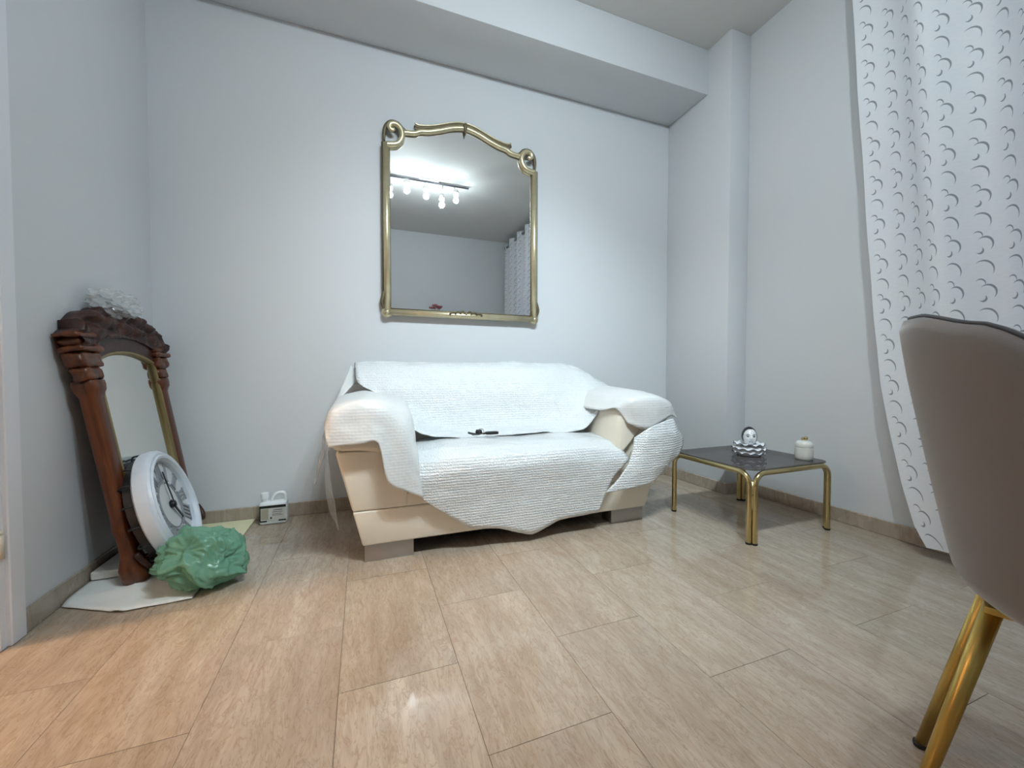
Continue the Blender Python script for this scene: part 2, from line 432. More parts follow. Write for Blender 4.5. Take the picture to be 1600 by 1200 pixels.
# ---- door frame on the left, opening to the warm hall
bm = bmesh.new()
for y0, y1 in ((DY1, DY1 + 0.056), (DY0 - 0.056, DY0)): box(bm, (XL, y0, 0), (XL + 0.016, y1, DZ + 0.056), 0.003, 1)
box(bm, (XL, DY0, DZ), (XL + 0.016, DY1, DZ + 0.056), 0.003, 1)
box(bm, (XL - 0.13, DY1 - 0.02, 0), (XL + 0.004, DY1 + 0.0005, DZ)); box(bm, (XL - 0.13, DY0 - 0.0005, 0), (XL + 0.004, DY0 + 0.02, DZ)); box(bm, (XL - 0.13, DY0, DZ - 0.02), (XL + 0.004, DY1, DZ + 0.0005))
tr1 = struct(bm_obj('trim_1', bm, 'white_lacquer', smooth=False))
for zz in (0.30, 1.05, 1.80):
    bm = bmesh.new(); tube(bm, [(XL + 0.004, DY1 - 0.012, zz - 0.035), (XL + 0.004, DY1 - 0.012, zz + 0.035)], 0.0085, 12)
    lathe(bm, [(0, 0.012), (0.006, 0.01), (0.008, 0.0), (0.0, -0.002)], 12, (XL + 0.004, DY1 - 0.012, zz + 0.035))
    bm_obj('hinge', bm, 'hinge_cream', tr1, smooth=True)
# hall beyond
HX, HY0, HY1 = -3.1, -0.4, 1.95
fh = struct(mkbox('floor_hall', (HX, HY0, -0.12), (XL - 0.02, HY1, -0.001), 'marble_floor'))
bm = bmesh.new(); box(bm, (HX - 0.1, HY0 - 0.1, -0.12), (HX, HY1 + 0.1, ZC)); box(bm, (HX, HY1, -0.12), (XL - 0.13, HY1 + 0.1, ZC)); box(bm, (HX, HY0 - 0.1, -0.12), (XL - 0.13, HY0, ZC))
struct(bm_obj('wall_hall', bm, 'wall_paint'))
struct(mkbox('ceiling_hall', (HX - 0.1, HY0 - 0.1, ZC), (XL - 0.13, HY1 + 0.1, ZC + 0.15), 'ceiling_paint'))
d1 = struct(mkbox('door_1', (XL - 0.15 - 0.82, DY1 - 0.018, 0.008), (XL - 0.135, DY1 + 0.024, DZ - 0.025), 'white_lacquer', None, 0.003))
bm = bmesh.new(); tube(bm, catmull([(XL - 0.90, DY1 - 0.02, 1.0), (XL - 0.90, DY1 - 0.06, 1.0), (XL - 0.88, DY1 - 0.07, 1.0), (XL - 0.79, DY1 - 0.07, 1.0)], 5), 0.009, 10); bm_obj('handle', bm, 'brass', d1, True)
hl = thing('hall_lamp', 'round warm glowing ceiling lamp in the hall behind the door frame', 'lamp', (-1.75, 1.45, ZC))
bm = lathe(bmesh.new(), [(0, 0), (0.07, 0), (0.07, -0.02), (0.012, -0.03), (0.012, -0.05), (0, -0.05)], 24, (-1.75, 1.45, ZC)); bm_obj('stem', bm, 'brass', hl, True, angle=40)
bm = bmesh.new(); bmesh.ops.create_uvsphere(bm, u_segments=24, v_segments=14, radius=0.10, matrix=Matrix.Translation((-1.75, 1.45, ZC - 0.13))); bm_obj('globe', bm, 'hall_glow', hl, True)
ld = bpy.data.lights.new('hall_light', 'POINT'); ld.energy = HALL_W; ld.color = HALL_COL; ld.shadow_soft_size = 0.11
lo_ = bpy.data.objects.new('hall_light', ld); COL.objects.link(lo_); lo_.location = (-1.75, 1.45, ZC - 0.30)
# ---- window behind the curtain
win = thing('window_1', '', ''); del win['label']; del win['category']; struct(win); win.location = (XR, (WY0 + WY1) / 2, WZ0)
bm = bmesh.new()
fx0, fx1 = XR + 0.04, XR + 0.10
for y0, y1 in ((WY0, WY0 + 0.07), (WY1 - 0.07, WY1), (-0.09, -0.01)): box(bm, (fx0, y0, WZ0), (fx1, y1, WZ1), 0.004, 1)
for z0, z1 in ((WZ0, WZ0 + 0.10), (WZ1 - 0.07, WZ1)): box(bm, (fx0 + 0.002, WY0, z0), (fx1 - 0.002, WY1, z1), 0.004, 1)
bm_obj('window_frame', bm, 'white_lacquer', win)
for y0, y1 in ((WY0 + 0.07, -0.09), (-0.01, WY1 - 0.07)): mkbox('pane', (XR + 0.066, y0, WZ0 + 0.1), (XR + 0.074, y1, WZ1 - 0.07), 'window_glass', win)
bm = tube(bmesh.new(), [(XR + 0.03, 0.0, 1.0), (XR + 0.005, 0.0, 1.0), (XR + 0.005, 0.0, 0.9)], 0.008, 8); bm_obj('handle', bm, 'chrome', win, True)

# ================================================================== CEILING TRACK (seen in the wall mirror)
tl_ = thing('track_light', 'white ceiling rail with five glowing spot heads, reflected in the gilt mirror', 'lamp', (0.73, 0.29, ZC))
mkbox('rail', (0.25, 0.28, ZC - 0.03), (1.20, 0.30, ZC - 0.012), 'steel_dark', tl_, 0.003)
mkbox('ceiling_plate', (0.62, 0.25, ZC - 0.014), (0.84, 0.33, ZC), 'white_lacquer', tl_, 0.004)
heads = [(0.30, 0.27, 2.87), (0.47, 0.42, 2.88), (0.69, 0.35, 2.88), (0.89, 0.23, 2.86), (1.03, 0.36, 2.88)]
aims = [(0.5, 2.5, 1.5), (0.55, 2.2, 0.7), (0.8, 2.0, 0.5), (1.65, 2.15, 1.35), (1.2, 1.8, 0.4)]
for (hx, hy, hz), am_ in zip(heads, aims):
    bm = tube(bmesh.new(), [(hx, 0.29, ZC - 0.03), (hx, 0.29, ZC - 0.07), (hx, hy, hz + 0.035)], 0.006, 8)
    lathe(bm, [(0, 0.045), (0.026, 0.042), (0.034, 0.02), (0.035, 0.0), (0.030, 0.0), (0.028, 0.02), (0, 0.03)], 20, (hx, hy, hz))
    hd = bm_obj('spot_head', bm, 'chrome', tl_, True, angle=50)
    bm = bmesh.new(); bmesh.ops.create_uvsphere(bm, u_segments=16, v_segments=10, radius=0.030, matrix=Matrix.Translation((hx, hy, hz - 0.012)))
    o = bm_obj('bulb', bm, 'bulb_glow', hd, True)
    ld = bpy.data.lights.new('bulb_light', 'POINT'); ld.energy = LAMP_W; ld.color = LAMP_COL; ld.shadow_soft_size = 0.03
    lo_ = bpy.data.objects.new('bulb_light', ld); COL.objects.link(lo_); lo_.location = (hx, hy, hz - 0.075)
    ld = bpy.data.lights.new('spot_beam', 'SPOT'); ld.energy = SPOT_W * (1.6 if am_[2] < 1 else 1.15); ld.color = LAMP_COL; ld.shadow_soft_size = 0.03; ld.spot_size = R(82 if am_[2] < 1 else 118); ld.spot_blend = 0.9
    lo_ = bpy.data.objects.new('spot_beam', ld); COL.objects.link(lo_); lo_.location = (hx, hy, hz - 0.078)
    lo_.rotation_euler = (Vector(am_) - Vector(lo_.location)).to_track_quat('-Z', 'Y').to_euler()

# ================================================================== WALL MIRROR
CX, MY = 0.612, YB - 0.038
wm = thing('wall_mirror', 'gilt framed wall mirror with scrolled top corners hanging above the sofa', 'mirror', (CX, YB, 1.15))
def W(p, y=MY): return (CX + p[0], y, p[1])
rail_half = [(-0.385, 2.226), (-0.346, 2.230), (-0.305, 2.236), (-0.274, 2.252), (-0.221, 2.262), (-0.160, 2.282), (-0.095, 2.308), (-0.04, 2.323), (0.0, 2.328)]
rail = rail_half + [(-a, b) for a, b in rail_half[-2::-1]]
railc = catmull([W(p) for p in rail], 5)
HW = 0.472
for s in (-1, 1):
    bm = tube(bmesh.new(), [W((s * HW, 1.17)), W((s * HW, 2.145))], 0.019, 14, flat=((0, 1, 0), 1.1)); bm_obj('side_rail', bm, 'gilt', wm, True)
    bm = tube(bmesh.new(), [W((s * 0.490, 1.18), MY + 0.004), W((s * 0.490, 2.15), MY + 0.004)], 0.010, 8); bm_obj('side_edge', bm, 'gilt_dark', wm, True)
    bm = tube(bmesh.new(), [W((s * 0.456, 1.18), MY + 0.004), W((s * 0.456, 2.13), MY + 0.004)], 0.006, 8); bm_obj('inner_bead', bm, 'gilt_dark', wm, True)
    sp = [(-0.471, 2.135), (-0.44, 2.140), (-0.411, 2.149), (-0.388, 2.176), (-0.380, 2.212), (-0.392, 2.246), (-0.418, 2.263), (-0.445, 2.257), (-0.452, 2.236), (-0.438, 2.224), (-0.428, 2.232)]
    pts = catmull([W((s * -a, b), MY - 0.008) if s > 0 else W((a, b), MY - 0.008) for a, b in sp], 6)
    n = len(pts); bm = tube(bmesh.new(), pts, [0.018 - 0.006 * (i / n) ** 2 for i in range(n)], 12); bm_obj('scroll', bm, 'gilt', wm, True)
    sp = [(-0.482, 2.16), (-0.482, 2.20), (-0.474, 2.243), (-0.445, 2.276), (-0.405, 2.276), (-0.375, 2.252), (-0.350, 2.240)]
    bm = tube(bmesh.new(), catmull([W((a * -s, b), MY + 0.008) for a, b in sp], 5), [0.006 + 0.008 * math.sin(PI * i / 30) for i in range(31)], 10); bm_obj('scroll_leaf', bm, 'gilt_dark', wm, True)
    # lower corner: rounded boss with a small leaf climbing the rail
    bm = lathe(bmesh.new(), [(0, 0.034), (0.012, 0.032), (0.014, 0.022), (0.024, 0.024), (0.030, 0.012), (0.032, 0.0), (0, 0)], 20, (CX + s * 0.474, MY + 0.012, 1.162), axis='Y'); bm_obj('corner_boss', bm, 'gilt', wm, True)
    pts = catmull([W((s * 0.492, 1.18)), W((s * 0.502, 1.22)), W((s * 0.494, 1.26)), W((s * 0.484, 1.30))], 6); bm = tube(bmesh.new(), pts, [0.004 + 0.008 * math.sin(PI * (i + 1) / 20) for i in range(19)], 8)
    bm_obj('corner_leaf', bm, 'gilt_dark', wm, True)
bm = tube(bmesh.new(), [W((-0.47, 1.163)), W((0.47, 1.163))], 0.019, 14, flat=((0, 1, 0), 1.1)); bm_obj('bottom_rail', bm, 'gilt', wm, True)
bm = tube(bmesh.new(), [W((-0.46, 1.185), MY + 0.004), W((0.46, 1.185), MY + 0.004)], 0.004, 8); bm_obj('inner_bead', bm, 'gilt_dark', wm, True)
bm = tube(bmesh.new(), railc, 0.0165, 12); bm_obj('top_rail', bm, 'gilt', wm, True)
bm = tube(bmesh.new(), [p + Vector((0, 0.006, -0.016)) for p in railc], 0.005, 8); bm_obj('inner_bead', bm, 'gilt_dark', wm, True)
ch = [(-0.306, 2.286), (-0.295, 2.279), (-0.267, 2.278), (-0.200, 2.292), (-0.132, 2.316), (-0.060, 2.341), (0.0, 2.349)]
crest = catmull([W(p, MY + 0.004) for p in ch + [(-a, b) for a, b in ch[-2::-1]]], 5)
rr_ = [(p.x, p.z) for p in railc if abs(p.x - CX) < 0.30]
bm_obj('crest_panel', prism(bmesh.new(), [(p.x, p.z) for p in crest] + rr_[::-1], MY - 0.004, MY + 0.016), 'gilt_dark', wm)
bm = tube(bmesh.new(), crest, 0.012, 10); bm_obj('crest', bm, 'gilt_dark', wm, True)
bm = tube(bmesh.new(), [p + Vector((0, -0.004, 0.014)) for p in crest], 0.0055, 8); bm_obj('crest_edge', bm, 'gilt', wm, True)
bm = lathe(bmesh.new(), [(0, -0.062), (0.004, -0.05), (0.010, -0.02), (0.014, 0.0), (0.009, 0.014), (0, 0.02)], 12, (CX, MY - 0.014, 2.338)); bm_obj('drop_ornament', bm, 'gilt_dark', wm, True)
bm = bmesh.new()
for s in (-1, 1):
    for k_, (a, b, L) in enumerate([(0.02, 1.182, 0.03), (0.05, 1.178, 0.035), (0.085, 1.172, 0.03)]):
        pts = catmull([(CX + s * (a - 0.02), MY - 0.018, 1.166), (CX + s * a, MY - 0.022, b + 0.006), (CX + s * (a + L * 0.6), MY - 0.02, b - 0.004), (CX + s * (a + L * 0.4), MY - 0.02, b - 0.012)], 5)
        tube(bm, pts, [0.002 + 0.004 * math.sin(PI * (i + 1) / (len(pts) + 1)) for i in range(len(pts))], 6)
bm_obj('bottom_ornament', bm, 'gilt_dark', wm, True)
gl = [(CX - 0.462, 1.175), (CX + 0.462, 1.175), (CX + 0.462, 2.13), (CX + 0.42, 2.14), (CX + 0.392, 2.17), (CX + 0.385, 2.222)] + [(p.x, p.z) for p in railc[::-1]][2:-2] + [(CX - 0.385, 2.222), (CX - 0.392, 2.17), (CX - 0.42, 2.14), (CX - 0.462, 2.13)]
bm_obj('glass', prism(bmesh.new(), gl, MY + 0.006, MY + 0.012), 'mirror_glass', wm)
bm_obj('backing', prism(bmesh.new(), gl, MY + 0.014, YB - 0.001), 'walnut_dark', wm)

# ================================================================== ANTIQUE MIRROR leaning on the left wall
LEAN = math.atan(0.17)
am = thing('antique_mirror', 'carved walnut mirror leaning against the left wall on foam sheets', 'mirror', (-0.80, 2.13, 0.022), (-LEAN, 0, PI / 2))
# local: x along the wall (towards back wall), -y front, z up along the frame
for s in (-1, 1):
    rows = []
    prof = [(0, 0.030), (0.03, 0.042), (0.06, 0.046), (0.10, 0.036), (0.15, 0.030), (0.18, 0.036), (0.21, 0.044), (0.235, 0.040), (0.25, 0.036), (0.70, 0.036), (0.725, 0.040), (0.745, 0.048), (0.76, 0.042)]
    for z_, w_ in prof:
        dp = 0.026 + (0.012 if z_ < 0.1 or z_ > 0.72 else 0.0)
        c = Vector((s * 0.255, 0, z_)); ring = []
        for k_ in range(16):
            a = 2 * PI * k_ / 16; ca, sa = math.cos(a), math.sin(a)
            ring.append(c + Vector((w_ * math.copysign(abs(ca) ** 0.6, ca), dp * math.copysign(abs(sa) ** 0.6, sa), 0)))
        rows.append(ring)
    rows = [[sum(rows[0], Vector()) / 16 * 1 for _ in range(16)]] + rows
    grid_mesh('post', rows, 'walnut', am, world=False, closed_u=True)
    # ear / capital at the shoulder
    bm = bmesh.new()
    for z0, hw_, dy, h_ in ((0.76, 0.046, 0.034, 0.05), (0.808, 0.056, 0.040, 0.055), (0.862, 0.068, 0.046, 0.022), (0.883, 0.060, 0.040, 0.03), (0.912, 0.072, 0.046, 0.018)):
        box(bm, (s * 0.268 - hw_, -dy, z0), (s * 0.268 + hw_, dy * 0.6, z0 + h_), min(0.012, h_ * 0.4), 2)
    bmesh.ops.subdivide_edges(bm, edges=[e for e in bm.edges if e.calc_length() > 0.02], cuts=4, use_grid_fill=True)
    bm.normal_update()
    for v in bm.verts: v.co += v.normal * 0.009 * noise.noise(v.co * 38)
    bm_obj('carved_shoulder', bm, 'walnut', am, True, False, 60)
    bm = tube(bmesh.new(), catmull([(s * 0.29, -0.03, 0.11), (s * 0.285, -0.045, 0.07), (s * 0.262, -0.05, 0.045), (s * 0.245, -0.048, 0.065), (s * 0.255, -0.045, 0.085)], 5), 0.011, 8); bm_obj('foot_scroll', bm, 'walnut_dark', am, True, False)
bm = box(bmesh.new(), (-0.23, -0.02, 0.10), (0.23, 0.02, 0.165), 0.008); bm_obj('bottom_rail', bm, 'walnut', am, True, False, 40)
def arch(x_, zc, drop): return zc - drop * (abs(x_) / 0.24) ** 2.2
# plain curved board above glass
pts = [(-0.26 + 0.52 * i / 24, arch(-0.26 + 0.52 * i / 24, 0.878, 0.05)) for i in range(25)]
pts += [(x_, z_ + 0.055 + 0.01) for x_, z_ in pts[::-1]]
bm_obj('arched_rail', prism(bmesh.new(), pts, -0.024, 0.018), 'walnut_dark', am, world=False)
# carved crest: scalloped outline, leafy relief
nx, nz = 96, 20; rows = []
for j in range(nz + 1):
    r_ = []
    for i in range(nx + 1):
        x_ = -0.335 + 0.67 * i / nx; tt = j / nz
        top = 1.045 - 0.10 * (abs(x_) / 0.335) ** 2.4 + 0.012 * abs(math.sin(x_ * 34)) - (0.03 if abs(x_) > 0.30 else 0)
        bot = arch(min(abs(x_), 0.26), 0.932, 0.05)
        z_ = bot + (top - bot) * tt
        q = Vector((x_ * 24, z_ * 24, 1.3))
        relief = 0.016 * abs(math.sin(x_ * 30 + 5 * z_) * math.cos(z_ * 52 + x_ * 8)) + 0.012 * noise.noise(q) + 0.010 * abs(noise.noise(q * 2))
        edge = min(1, 5 * min(tt, 1 - tt) + 0.25)
        r_.append(Vector((x_, -0.030 - relief * edge * 1.5, z_)))
    rows.append(r_)
back = [[Vector((p.x, 0.02, p.z)) for p in r_] for r_ in rows]
full = rows + back[::-1] + [rows[0]]
grid_mesh('carved_crest', full, 'walnut_dark', am, world=False, smooth=True)
gp = [(-0.222, 0.16), (0.222, 0.16)] + [(0.222 - 0.444 * i / 20, arch(0.222 - 0.444 * i / 20, 0.880, 0.05)) for i in range(21)]
bm_obj('glass', prism(bmesh.new(), gp, -0.006, 0.0), 'mirror_aged', am, world=False)
bm = tube(bmesh.new(), [(p[0] * 0.985, -0.012, p[1] - (0.004 if p[1] > 0.5 else -0.004)) for p in gp], 0.011, 8, closed=True); bm_obj('slip_moulding', bm, 'slip_gold', am, True, False)
bm_obj('backboard', prism(bmesh.new(), gp, 0.004, 0.014), 'walnut_dark', am, world=False)

# crumpled clear film on top of it
def blob(name, center, size, amp, freq, mat, seed, sub=5, flat_z=None, parent=None, shape=None, smooth=True, billow=False):
    bm = bmesh.new(); bmesh.ops.create_icosphere(bm, subdivisions=sub, radius=1.0)
    for v in bm.verts:
        d = v.co.normalized(); q = d * freq + Vector((seed, seed * 2.1, -seed))
        rr = 1 + amp * ((1 - 2 * abs(noise.noise(q))) * 0.6 + (1 - 2 * abs(noise.noise(q * 2.1))) * 0.35 + noise.noise(q * 4.7) * 0.22)
        if billow:
            q = q + noise.noise_vector(q * 0.8) * 0.7; q2 = Vector((q.x * 0.8, q.y * 0.8, q.z * 2.0 + q.x * 0.7))
            wv = noise.noise_vector(d * 1.4 + Vector((seed, 0, seed)))
            u1 = d.z * 3.2 + d.x * 1.6 + wv.x * 1.7; u2 = d.x * 2.4 - d.y * 1.8 + d.z * 0.8 + wv.y * 1.9
            f1 = 1 - 1.7 * abs(math.sin(1.25 * u1)) ** 0.8; f2 = 1 - 1.7 * abs(math.sin(1.6 * u2)) ** 0.8; f3 = 1 - 2.2 * abs(noise.noise(q2 * 2.8))
            rr = 0.95 + amp * (0.30 * f1 + 0.26 * f2 + 0.26 * f3 + 0.5 * noise.noise(q * 0.9) )
        if shape: rr *= shape(d)
        p = Vector((d.x * rr * size[0], d.y * rr * size[1], d.z * rr * size[2])) + Vector(center)
        if flat_z is not None and p.z < flat_z: p.z = flat_z + 0.002 * noise.noise(q * 3)
        v.co = p
    return bm_obj(name, bm, mat, parent, smooth)
tag(blob('plastic_film_wad', (-0.945, 2.11, 1.082), (0.032, 0.125, 0.042), 0.62, 2.6, 'clear_film', 3.1, sub=4, smooth=False), 'crumpled clear plastic film lying on top of the carved walnut mirror', 'plastic film')

# ================================================================== foam sheets on the floor
bm = box(bmesh.new(), (XL + 0.015, 1.80, 0.001), (-0.555, 2.49, 0.012), 0.003, 1)
tag(bm_obj('foam_mat', bm, 'cream_foam', smooth=False), 'pale yellow foam mat on the floor along the back wall beside the jerrycan', 'mat')
rows = []
for j in range(25):
    r_ = []
    for i in range(33):
        a, b = i / 32, j / 24
        xa = -0.968 + a * 0.395; ya0 = 1.785 - 0.105 * min(1, a / 0.5) + 0.012 * max(0, (a - 0.5) / 0.5)
        yv = ya0 + (2.28 - ya0) * b
        fold = 0.008 * math.exp(-((xa + 0.775 + 0.06 * b) / 0.012) ** 2)
        r_.append(Vector((xa, yv, 0.0165 + fold + 0.0015 * noise.noise(Vector((xa * 12, yv * 12, 0))))))
    rows.append(r_)
for j in range(25):
    for i in range(33):
        if rows[j][i].y < 1.815: rows[j][i].z -= 0.011 * min(1, (1.815 - rows[j][i].y) / 0.03)
o = grid_mesh('foam_sheet', rows, 'white_sheet', thick=0.003); tag(o, 'white creased packing sheet under the foot of the leaning walnut mirror', 'sheet')
bm = box(bmesh.new(), (-0.965, 1.93, 0.0215), (-0.87, 2.30, 0.052), 0.004, 1); tag(bm_obj('polystyrene_block', bm, 'polystyrene'), 'flat white polystyrene block behind the foot of the leaning walnut mirror', 'packing')

# ================================================================== CLOCK leaning on the antique mirror
RC = 0.235
ck = thing('wall_clock', 'round white clock with roman numerals leaning against the carved walnut mirror', 'clock', (-0.700, 2.03, 0.026), (R(-17), 0, R(96)))
cz = RC
def CK(bm, prof, seg=64): return lathe(bm, prof, seg, (0, 0, cz), axis='Y')
bm_obj('rim', CK(bmesh.new(), [(RC * 0.80, 0.012), (RC * 0.80, 0.034), (RC * 0.83, 0.046), (RC * 0.87, 0.050), (RC * 0.89, 0.044), (RC * 0.93, 0.045), (RC * 0.95, 0.037), (RC * 0.985, 0.032), (RC, 0.018), (RC * 0.995, -0.004), (RC * 0.95, -0.012), (RC * 0.80, -0.012), (RC * 0.80, 0.012)]), 'clock_white', ck, True, False, 24)
bm_obj('face', CK(bmesh.new(), [(0, 0.018), (RC * 0.81, 0.018), (RC * 0.81, 0.012), (0, 0.012)]), 'clock_face', ck, False, False)
bm_obj('back_case', CK(bmesh.new(), [(0, -0.050), (RC * 0.78, -0.050), (RC * 0.90, -0.042), (RC * 0.90, -0.014), (0, -0.014)]), 'black_metal', ck, True, False, 30)
bm_obj('minute_ring', CK(bmesh.new(), [(RC * 0.40, 0.018), (RC * 0.40, 0.021), (RC * 0.425, 0.021), (RC * 0.425, 0.018)]), 'clock_grey', ck, False, False)
def bar(bm, ang, r0, r1, off, w_, skew=0.0, y0=-0.0235, y1=-0.0185):
    ca, sa = math.sin(ang), math.cos(ang); rd = Vector((ca, 0, sa)); td = Vector((sa, 0, -ca))
    A = [rd * r0 + td * (off - w_ / 2 - skew), rd * r0 + td * (off + w_ / 2 - skew), rd * r1 + td * (off + w_ / 2 + skew), rd * r1 + td * (off - w_ / 2 + skew)]
    c = Vector((0, 0, cz)); a = [bm.verts.new(p + c + Vector((0, y0, 0))) for p in A]; b = [bm.verts.new(p + c + Vector((0, y1, 0))) for p in A]
    bm.faces.new(a); bm.faces.new(b[::-1])
    for i in range(4): bm.faces.new((a[i], b[i], b[(i + 1) % 4], a[(i + 1) % 4]))
numer = ['XII', 'I', 'II', 'III', 'IIII', 'V', 'VI', 'VII', 'VIII', 'IX', 'X', 'XI']
for h_ in range(12):
    s_ = numer[h_]; wd = {'I': 0.017, 'V': 0.030, 'X': 0.032}; tot = sum(wd[c] for c in s_); x_ = -tot / 2; bm = bmesh.new(); ang = h_ * PI / 6
    r0, r1 = RC * 0.46, RC * 0.75
    for c in s_:
        m_ = x_ + wd[c] / 2
        if c == 'I': bar(bm, ang, r0, r1, m_, 0.008)
        elif c == 'V': bar(bm, ang, r0, r1, m_ - 0.006, 0.008, -0.006); bar(bm, ang, r0, r1, m_ + 0.006, 0.005, 0.006, -0.0240, -0.0185)
        else: bar(bm, ang, r0, r1, m_, 0.008, 0.009); bar(bm, ang, r0, r1, m_, 0.005, -0.009, -0.0240, -0.0185)
        x_ += wd[c]
    for rr in (r0, r1): bar(bm, ang, rr - 0.003, rr + 0.003, 0, tot + 0.004, 0, -0.0230, -0.0185)
    bm_obj('numeral', bm, 'clock_grey', ck, False, False)
bm = bmesh.new(); bar(bm, R(150), -0.02, 0.085, 0, 0.010, 0, -0.030, -0.026); bm_obj('hour_hand', bm, 'black_metal', ck, False, False)
bm = bmesh.new(); bar(bm, R(5), -0.03, 0.14, 0, 0.007, 0, -0.034, -0.031); bm_obj('minute_hand', bm, 'black_metal', ck, False, False)
bm_obj('hub', lathe(bmesh.new(), [(0, 0.038), (0.012, 0.036), (0.016, 0.02), (0, 0.018)], 20, (0, 0, cz), 'Y'), 'black_metal', ck, True, False)
for k_ in range(18):
    a = 2 * PI * k_ / 18; c = Vector((math.cos(a) * RC * 0.93, 0.030, cz + math.sin(a) * RC * 0.93)); rd = Vector((math.cos(a), 0, math.sin(a)))
    pts = [c + rd * 0.014 * math.cos(b) + Vector((0, 1, 0)) * 0.018 * math.sin(b) for b in [2 * PI * q / 14 for q in range(14)]]
    bm_obj('scroll_loop', tube(bmesh.new(), pts, 0.0035, 6, closed=True), 'black_metal', ck, True, False)

# ================================================================== GREEN BAG
def bagshape(d): return 1.0 + 0.22 * max(0, d.x) * max(0, -d.z + 0.3) - 0.25 * max(0, -d.x) * max(0, -d.z)
o = blob('plastic_bag', (-0.580, 1.800, 0.105), (0.128, 0.118, 0.115), 0.30, 1.25, 'green_plastic', 2.6, sub=6, flat_z=0.024, shape=bagshape, billow=True)
tag(o, 'crumpled green plastic bag in front of the white clock', 'bag')

# ================================================================== JERRYCAN
jx, jy = -0.452, 2.425
jc = thing('jerrycan', 'small white plastic jerrycan with black-banded label by the back wall', 'jerrycan', (jx, jy, 0))
def J(p): return (jx + p[0], jy + p[1], p[2])
bm = box(bmesh.new(), J((-0.064, -0.034, 0.0005)), J((0.064, 0.034, 0.118)), 0.012, 3); bm_obj('body', bm, 'hdpe', jc, True, angle=50)
bm = lathe(bmesh.new(), [(0, 0.163), (0.018, 0.163), (0.019, 0.160), (0.019, 0.134), (0.016, 0.132), (0.016, 0.112), (0, 0.112)], 24, J((-0.042, 0, 0))); cp = bm_obj('cap', bm, 'hdpe', jc, True, angle=40)
pts = catmull([J((-0.012, 0, 0.112)), J((-0.002, 0, 0.140)), J((0.018, 0, 0.158)), J((0.045, 0, 0.158)), J((0.056, 0, 0.140)), J((0.057, 0, 0.110))], 6); bm = tube(bmesh.new(), pts, 0.0085, 12, flat=((0, 1, 0), 1.5)); bm_obj('handle', bm, 'hdpe', jc, True)
lb = mkbox('label', J((-0.060, -0.0352, 0.018)), J((0.060, -0.0335, 0.103)), 'label_paper', jc)
mkbox('label_band', J((-0.061, -0.0362, 0.090)), J((0.061, -0.0345, 0.103)), 'label_black', lb)
mkbox('label_band', J((-0.061, -0.0362, 0.018)), J((-0.028, -0.0345, 0.025)), 'label_black', lb)
mkbox('label_band', J((0.026, -0.0362, 0.018)), J((0.061, -0.0345, 0.025)), 'label_black', lb)
mkbox('label_edge', J((-0.061, -0.0358, 0.018)), J((-0.056, -0.0345, 0.095)), 'label_black', lb)
mkbox('label_panel', J((-0.054, -0.0358, 0.030)), J((-0.020, -0.0345, 0.086)), 'label_tan', lb)
for (a, b, c, d) in ((0.002, 0.044, 0.076, 0.080), (-0.004, 0.046, 0.066, 0.069), (-0.004, 0.040, 0.056, 0.058), (-0.004, 0.046, 0.049, 0.051)): mkbox('print_line', J((a, -0.0360, c)), J((b, -0.0345, d)), 'label_grey', lb)
mkbox('print_mark', J((-0.012, -0.0360, 0.032)), J((-0.005, -0.0345, 0.042)), 'label_black', lb)

# ================================================================== SOFA
SX = 0.715
sofa = thing('sofa', 'cream leather two-seat sofa on chrome block feet under plastic wrap', 'sofa', (SX, 2.1, 0))
def flare(z_): return 0.722 + (z_ - 0.075) * 0.245
def hexa(bm, z0, z1, xa0, xb0, xa1, xb1, yf0, yf1, yb, bev=0.012):
    vs_ = [bm.verts.new(p) for p in [(xa0, yf0, z0), (xb0, yf0, z0), (xb0, yb, z0), (xa0, yb, z0), (xa1, yf1, z1), (xb1, yf1, z1), (xb1, yb, z1), (xa1, yb, z1)]]
    fs = [bm.faces.new([vs_[i] for i in f]) for f in [(0, 3, 2, 1), (4, 5, 6, 7), (0, 1, 5, 4), (1, 2, 6, 5), (2, 3, 7, 6), (3, 0, 4, 7)]]
    if bev: bmesh.ops.bevel(bm, geom=list({e for f in fs for e in f.edges}), offset=bev, segments=3, profile=0.5, affect='EDGES')
    return bm
SB = 0.228
bm = hexa(bmesh.new(), 0.075, SB, SX - flare(0.075), SX + flare(0.075), SX - flare(SB), SX + flare(SB), 1.755, 1.738, 2.43, 0.008); bm_obj('base', bm, 'cream_leather', sofa, True, angle=40)
bm = box(bmesh.new(), (0.22, 1.80, 0.058), (1.21, 2.40, 0.0745)); bm_obj('underside', bm, 'black_fabric', sofa)
